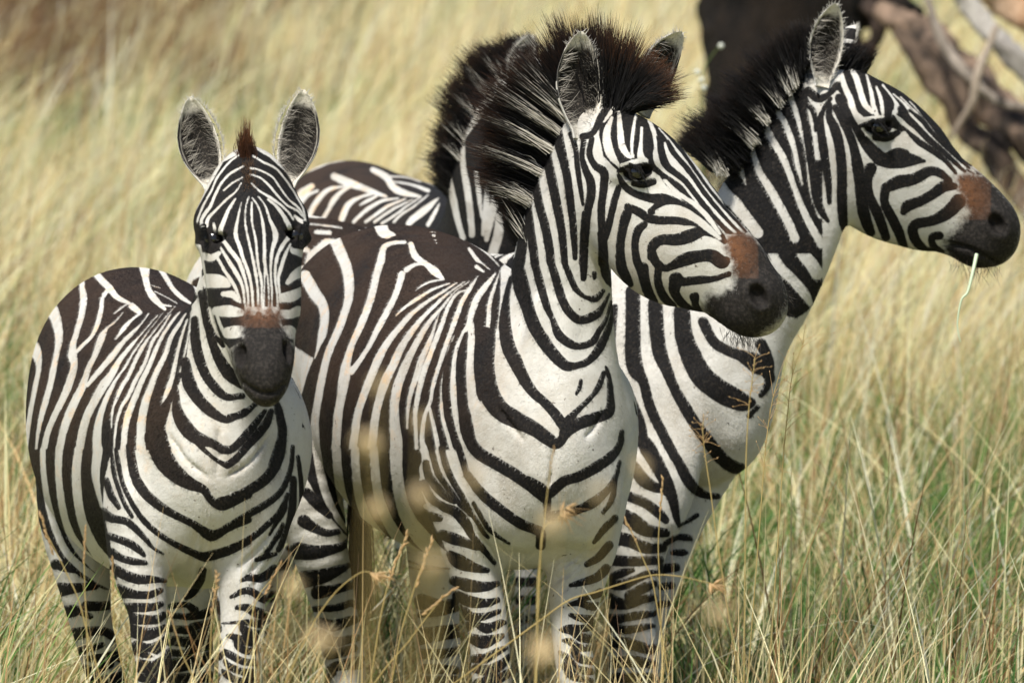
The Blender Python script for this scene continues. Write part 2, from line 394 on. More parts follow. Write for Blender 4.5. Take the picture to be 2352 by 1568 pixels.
# ------------------------------------------------------------ coat markings, measured stripe by stripe
# key: where the sheet of measurements starts and how wide it is (photograph units); rows: kind then x y width ...
# B dark stripe, W light stripe, P dark patch (outline), M muzzle (outline), T tan nose, in order of laying down
SHEETS = dict(a1=(500, 250, 800), a2=(500, 800, 800), a3=(50, 850, 800), a4=(50, 1539, 800), a5=(500, 1539, 800),
    c0=(1500, 0, 900), c1=(1000, 700, 800), c2=(1000, 1539, 800), c3=(1500, 1539, 800), c4=(1500, 900, 800), c5=(1900, 250, 800), c6=(2000, 600, 800),
    b1=(900, 500, 800), r1=(2300, 0, 800), r2=(2708, 200, 800), r3=(2000, 600, 800), r4=(2000, 1000, 800), r5=(2000, 1539, 800))
COAT_LEFT = '''
a3
P 540 140 700 85 1000 80 1130 110 1230 330 1190 380 1190 420 1150 760 1090 950 1050 1050 1010 1200 1040 1320 1180 1568 40 1568 30 700 80 480 190 340
W 95 600 60 140 680 80 165 790 40 140 930 38 110 1080 36 85 1250 35 72 1400 35 75 1568 38
W 240 340 60 260 420 80 285 500 70 300 600 55 285 700 40 260 820 45 240 920 45 205 1040 45 180 1130 40 160 1230 28 145 1350 18 132 1480 6
W 460 190 30 455 260 40 465 340 50 450 450 45 420 560 40 395 640 45 390 720 65 400 790 50 370 900 55 320 1020 50 270 1120 45 225 1230 45 200 1340 45 190 1450 42 190 1568 42
W 590 340 30 580 420 35 560 500 35 520 590 28 460 650 28 420 690 30
W 470 190 40 530 160 46 590 220 50 640 270 50 690 330 40 770 370 25
W 640 260 30 600 320 30
W 770 370 12 720 400 16 670 440 10
W 730 430 10 680 490 14 620 540 20 590 590 50 570 640 50 540 720 40 500 800 40 475 870 45 450 940 55 400 1040 60 350 1160 60 320 1260 55 300 1370 55 290 1480 55 295 1568 52
W 790 390 50 840 430 40
W 840 440 20 790 480 20 740 530 35 680 610 12
W 900 440 14 850 510 14 790 570 28 720 640 36 660 720 44 590 800 40 530 870 36 490 920 30
W 960 450 10 900 520 10 840 590 14 770 670 30 700 760 40 650 850 55 590 930 65 540 1020 60 490 1120 60 460 1220 60 440 1330 60 430 1450 62 430 1568 62
W 1000 430 6 930 520 8 870 600 12 800 700 18 740 800 20 690 870 22 640 960 35 600 1050 40 570 1150 50 555 1250 60 555 1350 66 560 1450 70 560 1568 72
W 1080 390 8 1000 480 10 920 580 14 870 650 28 820 740 30 770 850 30 720 930 30 690 1000 26 660 1080 20 650 1200 14
W 1050 440 12 990 540 18 930 620 26 900 700 24 870 780 26 810 890 30 760 1000 30 720 1060 26 690 1150 22 675 1250 20 670 1350 16 680 1450 12
W 1110 430 14 1060 490 22 1000 580 26 950 680 30 900 800 36 850 900 40 810 1000 45 770 1100 50 745 1200 45 735 1300 45 735 1400 50 760 1500 55 790 1568 60
W 1150 440 14 1100 520 26 1050 600 34 1010 720 36 960 820 40 920 920 45 880 1030 55 855 1150 60 850 1260 66 850 1360 70 880 1460 80 950 1568 110
W 1160 480 18 1120 600 20 1090 720 26 1060 860 36 1030 950 38 992 1035 14
W 1190 420 12 1165 600 14 1130 760 14 1110 830 14
W 870 95 90 880 200 50 900 280 45 940 340 50 1010 410 25
W 960 120 30 1010 190 36 1060 270 34 1120 330 34 1180 370 20
W 920 250 8 980 270 8
W 940 290 10 1020 330 10 1090 370 10
W 930 340 16 1000 380 16 1050 390 16
B 1250 300 30 1285 470 40 1330 640 50 1390 770 70 1450 850 80 1530 900 80
B 1210 480 45 1215 620 60 1240 740 60 1290 860 55 1360 950 55 1430 1000 40 1530 990 30
B 1150 760 50 1165 880 80 1210 980 75 1290 1070 65 1370 1130 50 1440 1150 35 1550 1090 30
B 1090 950 20 1090 1080 60 1140 1190 90 1220 1270 80 1330 1310 50 1400 1350 50 1470 1340 40 1560 1230 30
B 1220 1290 40 1290 1370 20 1370 1430 20 1430 1450 40 1500 1400 40 1560 1330 40
B 1265 60 20 1290 400 14 1330 560 20 1400 650 30
a2
B 560 1235 40 640 1215 40 700 1175 30 750 1125 20
B 588 1438 45 660 1370 42 730 1280 40 800 1190 22
B 548 1553 40 618 1498 40 680 1425 45 750 1350 50 810 1270 50 840 1190 28
B 880 1150 40 905 1250 50 915 1350 55 890 1450 60 850 1568 60
a4
V 640 0 1180 0 1230 130 1500 140 1620 140 1620 1000 900 1000 640 640 588 420 600 200
P 45 0 650 0 600 200 590 400 640 620 700 950 560 930 400 840 250 690 120 500 50 250
W 75 0 36 85 150 40 110 330 36 165 530 30 240 660 36 330 780 36 450 880 36 600 950 26
W 190 0 42 195 150 42 220 330 46 270 520 50 350 690 55 460 800 55 560 870 50 690 950 30
W 300 0 55 295 150 50 315 350 52 360 530 55 430 660 66 520 760 70 610 850 66 680 900 50
W 430 0 60 415 150 65 425 330 65 455 480 65 520 640 80 600 750 90 650 820 70
W 560 0 70 545 150 60 560 270 40 590 400 20
B 940 -80 130 1000 60 130 1080 160 110 1180 230 75 1270 270 50 1320 340 45 1390 380 50 1450 360 50 1568 300 50
B 650 0 14 665 150 22 700 270 20 740 370 22 790 450 18
B 680 0 20 700 110 24 730 240 22 800 380 26 870 480 30 960 560 30 1050 620 30 1170 680 40 1270 720 50 1350 710 45 1450 680 38 1568 620 35
B 775 -20 50 800 150 55 850 260 60 950 360 55 1060 430 45 1180 490 40 1260 540 50 1320 580 60 1390 550 50 1450 520 40 1568 470 40
B 615 210 40 650 310 40 700 390 25
B 590 420 60 650 460 50 740 480 40 800 520 40 870 590 28 930 660 16 1000 700 8
B 610 570 40 690 600 40 770 630 45 830 670 40 870 710 20
B 655 690 50 720 730 40 800 750 40 880 760 25
B 670 800 60 740 840 60 830 870 60 920 870 45 1010 880 20
B 700 950 90 800 970 50 900 975 45 980 945 30
B 730 1060 55 830 1060 55 930 1055 45 985 1035 30
B 760 1130 70 850 1140 60 950 1140 50 1000 1110 40
B 790 1215 80 880 1240 80 960 1220 55 1010 1190 30
B 820 1330 90 900 1350 90 980 1310 60 1020 1260 30
W 900 1360 15 950 1385 25
B 840 1450 80 930 1460 80 1010 1410 60 1040 1350 30
B 850 1530 50 950 1540 60 1040 1480 50 1060 1430 20
B 275 770 60 340 790 50 390 810 30
B 300 940 90 400 930 60 540 915 40
B 340 1090 80 400 1080 70
B 430 1090 25 510 1120 30
B 480 1050 60 580 1050 55 650 1040 50
B 400 1240 80 500 1220 60 600 1220 50 680 1260 60
B 440 1350 50 520 1330 40 590 1310 30
B 490 1400 30 580 1400 60 680 1380 60 730 1390 80
B 470 1470 50 540 1480 40 640 1440 50
B 480 1530 50 600 1550 60 720 1530 80
B 1050 1050 30 1150 1040 30 1210 1080 50
B 1030 1110 30 1190 1120 40 1300 1090 50 1360 1050 30
B 1030 1200 40 1170 1210 50 1200 1190 50 1300 1160 30 1360 1140 40
B 1030 1280 60 1170 1290 60
B 1200 1260 60 1360 1200 60
B 1030 1360 40 1170 1370 40
B 1180 1340 60 1350 1290 80
B 1050 1450 90 1150 1440 80 1300 1400 80 1370 1380 60
B 1050 1540 60 1350 1520 60
B 1265 810 40 1245 880 50 1190 960 50 1150 990 30
a5
B 500 350 50 570 330 55 700 270 60 820 180 65 890 60 60 915 -60 50
B 400 560 60 470 570 55 550 520 40 680 440 40 800 370 40 890 300 35 940 220 30 975 110 25 985 -20 20
B 400 720 60 520 680 40 640 630 35 740 570 35 820 500 30 880 440 28 930 360 30 950 300 20
B 830 570 14 870 500 20 920 420 30 940 370 20
B 840 640 20 890 570 30 920 500 18
B 810 690 25 860 620 25
B 990 200 40 985 350 45 970 470 45 940 580 45 890 670 30
B 1020 50 20 1040 200 25 1045 350 25 1020 520 25 960 640 20
B 870 700 20 800 720 30 740 740 20
B 860 800 50 780 860 50 690 860 35 640 880 15
B 860 910 30 840 930 30
B 850 1000 50 790 1000 50 700 950 40 640 955 30 570 990 15
B 800 1110 60 740 1090 60 670 1060 45 610 1060 25
B 780 1170 50 700 1160 40 630 1160 20 510 1165 8
B 760 1240 50 700 1240 70 650 1200 40 635 1180 20
B 740 1300 50 680 1290 40 600 1260 40 550 1250 20
B 740 1350 40 670 1350 40 620 1320 40 600 1290 20
B 735 1430 40 650 1420 40 570 1380 40 530 1355 30
B 735 1500 50 650 1490 40 570 1460 40 530 1420 20
B 730 1550 40 620 1550 40 545 1510 40 515 1480 15
HEAD
a1
P 520 600 600 560 660 500 710 500 830 570 930 660 1010 780 1080 900 1110 1000 1140 1060 1140 1150 1075 1180 1080 1568 420 1568 400 1300 370 1150 290 1140 290 1040 320 960 390 830
W 640 540 12 560 600 14 480 700 14 440 790 14 390 880 14 355 960 14 345 1000 12
W 655 625 12 560 680 16 500 750 16 460 830 18 430 900 20 385 960 22 370 1000 22 385 1035 26
W 650 700 10 580 740 12 520 790 10
W 640 740 10 600 800 12 540 850 14 470 920 18 420 975 22 405 1030 22
W 600 845 14 560 910 22 520 1000 30 500 1085 32 560 1180 28 620 1260 28 655 1350 22 680 1450 16 690 1530 12
W 640 870 8 620 960 14 605 1040 22 605 1100 28 630 1170 26 655 1250 22 685 1330 22 710 1440 20 720 1540 16
W 690 830 8 670 900 10 665 980 12 675 1060 14 695 1150 16 715 1240 18 735 1340 18 750 1450 16 755 1540 14
W 710 870 12 710 960 16 715 1020 14 735 1110 16 745 1210 16 755 1300 16 775 1400 16 780 1540 14
W 715 840 8 750 890 10 775 960 14 790 1050 20 795 1150 22 795 1250 22 800 1300 18 795 1400 10 790 1540 10
W 800 1290 14 820 1400 12 825 1540 10
W 755 830 8 800 890 12 830 980 18 865 1060 34 870 1110 36 850 1180 24 840 1260 18 838 1350 14 845 1450 12 845 1540 10
W 820 850 14 880 900 22 930 970 26 965 1040 32 965 1090 28 930 1140 26 890 1210 24 870 1290 20 868 1380 16 880 1480 14 885 1540 12
W 970 1150 14 940 1210 22 915 1280 26 890 1370 22 895 1450 16 905 1540 12
W 710 740 12 760 790 14 840 840 16 910 890 16 960 940 14 990 985 12
W 700 680 10 770 705 12 830 760 14 890 830 14 950 890 14 1010 920 14 1050 960 12
W 700 640 12 760 650 12 850 700 12 900 770 12 960 850 12 1020 900 14 1060 960 14 1070 990 14
W 715 555 14 790 600 14 870 640 14 940 720 12 1000 810 12 1050 900 14 1068 960 14
W 1000 960 20 1035 990 26 1070 1005 26
W 455 1010 14 460 1035 22 462 1070 14
W 390 1230 50 440 1240 50 490 1210 30
W 500 1170 14 560 1270 26 610 1350 28 650 1440 20 665 1530 14
W 480 1240 20 530 1330 22 590 1420 22 625 1500 16 640 1568 12
W 415 1395 95 500 1400 85 555 1425 30
a2
P 430 470 660 470 660 640 640 720 560 770 500 700 470 600
P 895 470 1045 470 1035 560 1010 650 985 730 930 690 905 560
W 520 405 36 580 410 48 620 450 25
W 470 520 60 560 520 80 635 530 50
W 550 665 75 600 660 85 635 655 75
W 470 520 25 490 590 20 520 660 25
W 990 110 50 1060 140 50
W 950 330 30 1000 280 60 1070 245 85
W 920 430 60 980 420 75 1045 385 55
W 915 540 60 970 540 60 1020 520 70
W 940 640 50 970 660 80 985 690 40
B 400 1 80 425 40 70 470 70 60
B 430 90 40 470 100 30
B 1030 0 70 1020 40 50
B 1000 80 30 1040 85 30
M 645 530 690 480 720 520 750 470 790 530 830 470 870 520 905 490 920 600 960 700 1030 780 1030 880 990 1000 910 1150 810 1200 720 1170 640 1080 580 930 560 790 640 690 640 600
T 700 480 50 780 500 70 850 485 50
'''
COAT_CENTRE = '''
c1
P 50 1660 60 1300 110 1130 150 1030 -60 900 -60 400 100 120 480 20 1000 60 1260 140 1480 330 1400 430 1400 700 1400 900 1370 1000 1370 1200 1200 1400 1250 1660
W 90 480 80 150 590 85 210 680 70 220 780 60 205 870 60 180 950 30 155 1030 12
W 270 190 80 330 330 80 370 430 75 385 540 70 380 640 60 345 760 55 310 850 55 260 960 55 230 1050 52 200 1180 56 175 1320 55 155 1450 58 160 1568 58
W 760 255 25 680 260 30 620 290 40 600 370 55 570 470 50 540 600 52 500 720 52 450 840 52 400 950 45 365 1080 65 350 1180 80 330 1300 62 310 1420 62 300 1568 62
W 740 470 50 700 600 45 640 720 45 580 830 45 520 950 35 440 1070 40 400 1120 50
W 910 400 25 830 405 25 770 440 40
W 800 270 40 830 350 50 900 400 40 960 450 60 1010 495 30
W 590 120 90 620 190 80 690 205 20
W 1020 505 14 930 520 18 870 550 16 830 580 8
W 1060 530 12 950 570 20 850 630 26 760 690 24 700 745 12
W 1110 525 12 1010 590 22 900 660 28 800 740 34 720 830 44 640 930 50 580 1040 60 530 1160 58 480 1290 55 440 1420 56 420 1568 58
W 1160 520 10 1060 590 18 980 660 26 880 760 32 800 860 44 730 970 52 680 1080 60 630 1180 65 590 1300 58 560 1430 58 545 1568 60
W 1190 520 10 1090 590 14 1010 690 22 930 780 34 860 890 44 800 1000 50 750 1110 62 710 1220 66 690 1340 64 690 1450 70 700 1568 85
W 1000 700 8 960 820 20 920 930 36 870 1040 44 840 1140 44 800 1260 36 780 1380 26 775 1500 18
W 1190 570 12 1110 600 20 1050 690 26 1010 800 34 970 900 38 920 1030 40 880 1140 44 850 1270 40 830 1400 34 835 1568 30
W 1250 480 8 1200 560 30 1150 640 34 1110 740 36 1070 850 36 1030 960 32 990 1080 32 950 1210 30 930 1320 26 890 1430 30 875 1568 36 890 1648 50
W 925 1370 24 950 1480 30 970 1568 32 985 1648 34
W 1090 880 10 1060 960 20 1040 1060 22 1015 1180 26 1005 1300 26 1010 1420 28 1050 1568 30
W 1370 460 12 1310 540 40 1250 620 48 1210 720 46 1190 800 40 1150 870 30 1110 960 32 1090 1080 40 1085 1220 46 1090 1350 46 1110 1480 44 1140 1568 44
W 1200 800 50 1205 900 50 1195 1040 60 1200 1180 66 1210 1300 76 1260 1400 100 1380 1500 130 1500 1568 120
W 1400 440 8 1360 560 24 1330 660 30 1320 780 32 1310 880 26 1298 960 8
W 1470 330 10 1440 450 24 1420 580 30 1405 700 30 1390 790 20 1385 900 50 1380 1000 56 1390 1120 60 1440 1230 70 1540 1350 60
W 1100 185 16 1180 210 20 1230 235 12
W 1180 245 16 1260 290 20 1330 350 16 1390 415 10
W 1190 300 24 1240 370 30 1280 400 14 1330 440 10
W 1240 420 30 1290 455 16
c0
B 590 960 30 580 1060 40 600 1200 44 640 1350 46 662 1460 46 676 1568 42
B 540 1130 30 540 1250 40 558 1400 44 580 1568 46
B 515 1330 30 505 1450 50 488 1568 60
B 640 880 44 665 1000 50 690 1120 50 720 1270 46 742 1400 40 757 1568 32
B 710 790 60 735 900 50 765 1020 44 785 1150 40 805 1320 36 815 1450 30 820 1540 20
c4
V -110 1252 1240 1252 1240 2100 -60 2100 -20 1700 -110 1500
B 530 0 70 560 150 100 600 290 80 650 430 80 720 540 80 790 630 70 860 690 60 930 690 40 1010 660 40 1080 580 50 1130 480 40 1160 400 25 1180 260 14
B 650 0 45 690 150 48 730 290 40 770 380 30 810 480 50 880 540 50 950 560 40 1040 530 40 1080 460 30 1130 380 20 1165 260 14
B 760 0 40 800 130 50 840 260 50 890 340 50 960 385 50 1060 350 50 1110 290 25 1150 210 10
B 850 0 30 890 100 35 930 180 30 990 230 20 1060 240 40 1110 190 20
B 490 100 20 460 250 40 450 400 70 470 550 85 520 660 85 580 780 70 640 870 60 720 940 50 800 1030 60 840 1090 60
B 840 1090 50 870 1060 50 950 980 30 1030 900 25 1080 830 30 1115 740 25
B 320 500 130 310 700 130 340 860 130 410 980 120 520 1050 110 640 1110 90 740 1180 80 800 1215 60 870 1140 50 950 1080 70 1060 1040 70 1150 1000 60 1160 900 40 1150 780 25 1130 700 12
B 845 1100 40 830 1200 40
B 190 480 20 165 600 55 155 750 60 170 950 60 190 1130 65 260 1260 75 380 1340 75 500 1410 75 600 1480 70 720 1568 80
B 95 540 14 65 700 40 55 850 46 70 1000 44 100 1130 40 150 1270 36 190 1400 40
B 960 790 16 950 840 22 930 880 12
c3
B 600 220 80 690 270 80 730 330 50 735 400 40 725 450 20
B 760 300 40 790 260 60 850 210 60 950 180 60 1060 120 65 1160 50 60 1220 -30 40 1235 -120 25
B 200 170 46 290 290 60 380 370 60 470 440 60 560 500 60 640 530 60 690 560 60 690 640 60
B 760 450 60 850 430 50 950 400 50 1050 350 60 1130 280 40 1190 190 30 1220 80 16
B 210 400 20 260 480 24 310 560 22 340 590 14
B 240 360 20 290 450 24 340 530 24 400 580 18 480 630 12
B 1190 460 40 1110 540 40 1050 620 20
B 1200 150 14 1170 330 30 1110 420 20
B 1150 640 50 1080 720 50 1000 770 30
B 1130 800 60 1060 860 50 970 890 40 890 910 20
B 1090 960 50 1040 980 40 960 1000 30
B 1080 1050 50 1020 1050 45 950 1030 35 880 1040 20
B 1050 1140 50 960 1130 40 890 1110 20
B 1040 1190 40 960 1200 40 880 1190 25 820 1210 12
B 1040 1270 50 960 1260 50 900 1220 40 840 1215 20
B 1035 1330 30 950 1330 40 890 1290 40 840 1280 15
B 1035 1420 40 950 1400 50 910 1350 40
B 1030 1490 40 930 1470 50 870 1400 40 820 1360 20
B 1030 1550 30 900 1520 40 840 1440 30
c2
P 70 0 870 0 870 280 950 500 1050 700 1060 800 850 810 700 770 500 680 350 560 200 380 100 190
W 165 0 60 190 150 60 230 300 60 290 430 50 370 540 34 480 650 20
W 300 0 64 310 150 64 340 330 70 400 470 66 480 570 50 590 660 34 720 740 30 850 790 24
W 425 0 60 430 130 60 450 300 66 500 450 70 590 580 76 700 670 50 850 740 50 1050 770 50
W 550 0 62 560 150 64 580 300 66 620 430 76 700 570 80 790 660 60 920 730 50 1040 740 40
W 700 0 90 705 150 84 730 320 86 780 460 100 870 590 120 960 680 100 1040 720 60
W 870 0 30 900 60 40 870 120 30 870 180 20
W 870 200 30 940 270 40 1010 340 40
W 990 190 40 1050 300 40 1100 350 40
W 1050 640 60 1100 700 60
B 1005 -10 34 1040 120 36 1090 230 34 1150 330 34 1200 430 36
B 900 90 40 920 180 50 980 260 50 1040 320 40 1090 350 25
B 935 -20 36 970 130 36 1020 220 34 1080 300 30 1130 370 24 1180 410 30
B 880 230 50 940 330 50 1010 380 50 1100 420 60 1170 500 60 1210 580 40 1260 640 40 1310 700 30 1360 760 20
W 900 380 40 960 400 40 990 415 20
B 930 450 60 990 460 40
B 1010 570 60 1090 600 70 1180 630 50 1240 660 30
B 1060 700 40 1120 750 90 1220 790 60 1310 810 30
B 1090 880 60 1180 910 80 1290 920 60 1380 900 30
B 1110 980 60 1200 1020 70 1300 1030 50 1380 1010 30
B 1160 1090 60 1200 1120 60 1290 1120 40 1390 1085 25
B 1170 1190 60 1230 1170 30 1310 1200 60 1400 1165 40 1430 1160 20
B 1190 1260 50 1280 1290 80 1360 1270 50 1410 1250 30
B 1210 1400 50 1300 1400 60 1390 1350 40 1440 1330 20
B 1230 1470 50 1330 1480 70 1420 1430 50 1460 1380 20
B 1240 1560 40 1380 1540 60 1465 1490 40
B 100 290 60 170 360 70 250 440 40
B 80 480 80 140 520 60 230 560 40 310 550 30
B 40 680 110 150 690 90 270 670 60 350 640 40 385 600 20
B 80 870 110 200 850 90 310 810 60 390 770 25
B 170 960 80 280 940 60 390 910 50
B 150 1070 30 300 1060 40 400 1030 40 430 1050 30
B 200 1160 60 280 1180 70 420 1140 50
B 200 1240 60 290 1290 60 440 1260 40
B 250 1370 70 330 1360 60 420 1330 40
B 350 1430 40 470 1400 30
B 260 1470 50 320 1450 60 460 1450 40
B 230 1540 40 280 1500 30
B 870 1020 100 1000 1040 60 1100 1020 40
B 860 1110 30 1000 1090 40 1130 1060 30
B 860 1230 60 1000 1210 50 1140 1190 40
B 850 1290 40 960 1260 50 1140 1240 30
B 860 1370 60 1000 1370 60 1140 1340 40
B 830 1470 40 950 1470 60 1100 1480 50
B 900 1550 50 1100 1540 40
HEAD
c0
B 710 790 60 735 900 50 765 1020 44 785 1150 40 805 1320 36 815 1450 30 820 1540 20
B 790 800 20 820 880 24 830 970 24 845 1080 24 865 1220 14
B 870 840 24 860 930 24 880 1010 34 910 1080 44 915 1160 46 895 1260 40 880 1400 40 865 1568 40
B 920 830 24 905 920 30 940 990 34 990 1030 44 990 1120 40 975 1250 40 980 1400 40 985 1568 50
B 1080 1120 30 1060 1180 34 1040 1260 34 1015 1360 36 1000 1420 30
c5
B 210 950 50 200 1100 50 195 1250 50 195 1380 30
B 320 1080 60 330 1250 50 345 1350 55 390 1420 40 470 1460 30 530 1480 20
B 510 900 20 480 960 60 455 1060 50 440 1180 50 455 1290 50 490 1390 50 510 1420 30
B 600 1020 40 560 1060 50 540 1140 40 550 1250 45 590 1350 55 620 1450 60 660 1540 60
B 490 900 40 560 930 50 620 970 50 700 990 50 790 990 44 880 1000 40 960 1015 20
B 430 690 20 470 760 40 540 810 40 640 840 50 730 850 70 820 880 60 900 920 50 980 980 40 1060 1040 44 1120 1100 30
B 650 930 40 740 860 60
B 640 1240 30 660 1160 60 720 1120 60 820 1120 70 920 1090 80 1000 1060 60 1090 1080 60 1140 1130 30
B 650 1200 50 680 1270 50 740 1310 40 800 1290 50 880 1250 80 980 1230 70 1060 1230 80 1120 1270 80 1150 1260 50
B 700 1290 30 690 1360 40 710 1450 45 760 1530 40 800 1568 30
B 1170 1350 30 1080 1380 30 980 1390 50 880 1400 50 800 1410 50 800 1470 50 850 1540 50
B 930 1500 40 950 1568 40
W 690 930 30 760 920 70 850 930 70 950 980 50 1040 1050 44 1110 1110 20
c6
B 400 620 60 410 720 60 440 810 50
B 500 650 40 500 740 40 540 820 50 600 880 40
B 620 700 90 610 780 60 650 850 50 720 910 40 790 960 20
B 750 810 40 750 870 40 790 930 25
B 240 540 50 250 630 50 300 720 50
B 130 480 55 140 620 50 180 720 40 260 770 25 330 790 12
B 70 660 24 70 690 20
c5
P 310 290 440 200 600 230 760 310 880 400 980 540 1060 700 1200 890 1340 1050 1270 1080 1150 1080 1000 980 850 840 740 700 620 600 520 610 430 660 330 560 300 420
W 430 260 24 440 380 40 450 480 46 480 540 40 510 565 20
W 385 300 20 350 400 50 360 500 60 390 570 50 430 620 20
W 430 200 40 400 230 40 330 320 30
W 545 280 14 525 400 24 518 500 20 525 560 20
W 585 370 16 580 460 24 575 540 40 590 590 60
W 620 290 14 660 380 28 685 480 36 680 560 40 710 620 50 790 680 46 870 740 40 930 820 36 1000 900 34 1080 980 34 1150 1080 24
W 740 470 14 760 550 40 810 620 60 870 670 50 930 740 36 1000 830 34 1080 920 36 1150 1000 36 1210 1065 26
W 700 370 10 760 440 14 820 520 20 890 610 26 950 690 26 1020 790 26 1100 880 28 1180 970 30 1265 1065 24
W 760 400 8 850 500 10 930 600 16 1000 700 18 1080 810 18 1180 930 16 1300 1060 16 1380 1130 12
W 870 430 8 930 510 10 990 610 12 1050 710 12 1130 830 10 1230 950 10 1330 1060 10
B 700 430 24 720 540 42 750 620 42 820 680 34 880 730 30 950 820 28 1020 910 28 1100 1000 24 1160 1070 16
B 760 460 16 820 560 24 880 630 28 940 710 25 1010 810 25 1090 910 22 1170 1000 18 1230 1060 12
B 720 370 18 800 450 22 880 560 18 950 660 16 1020 760 15 1100 860 15 1200 970 14 1280 1060 10
B 780 370 16 880 480 14 960 590 12 1040 700 12 1120 800 12 1220 920 12 1320 1050 10
B 700 660 16 760 740 26 830 800 28 900 850 25 990 930 25 1070 1030 22 1120 1090 14
W 740 720 24 800 785 30 860 830 30 950 890 34 1030 970 34 1110 1080 20
W 450 620 24 540 595 30 610 590 40
B 430 660 20 480 640 30 560 620 16 620 620 30 680 650 30 740 700 20
B 490 670 50 560 670 90 620 660 60
B 530 745 30 600 750 40 660 730 40
B 190 430 40 260 400 30 310 300 40 370 210 40
c6
M 960 400 1070 370 1210 460 1290 580 1380 740 1390 860 1330 970 1200 1070 1110 1140 1000 1110 880 1060 830 980 800 880 830 800 920 800 1010 740 1000 600 950 480
T 990 430 60 1020 490 80 1040 560 60
'''
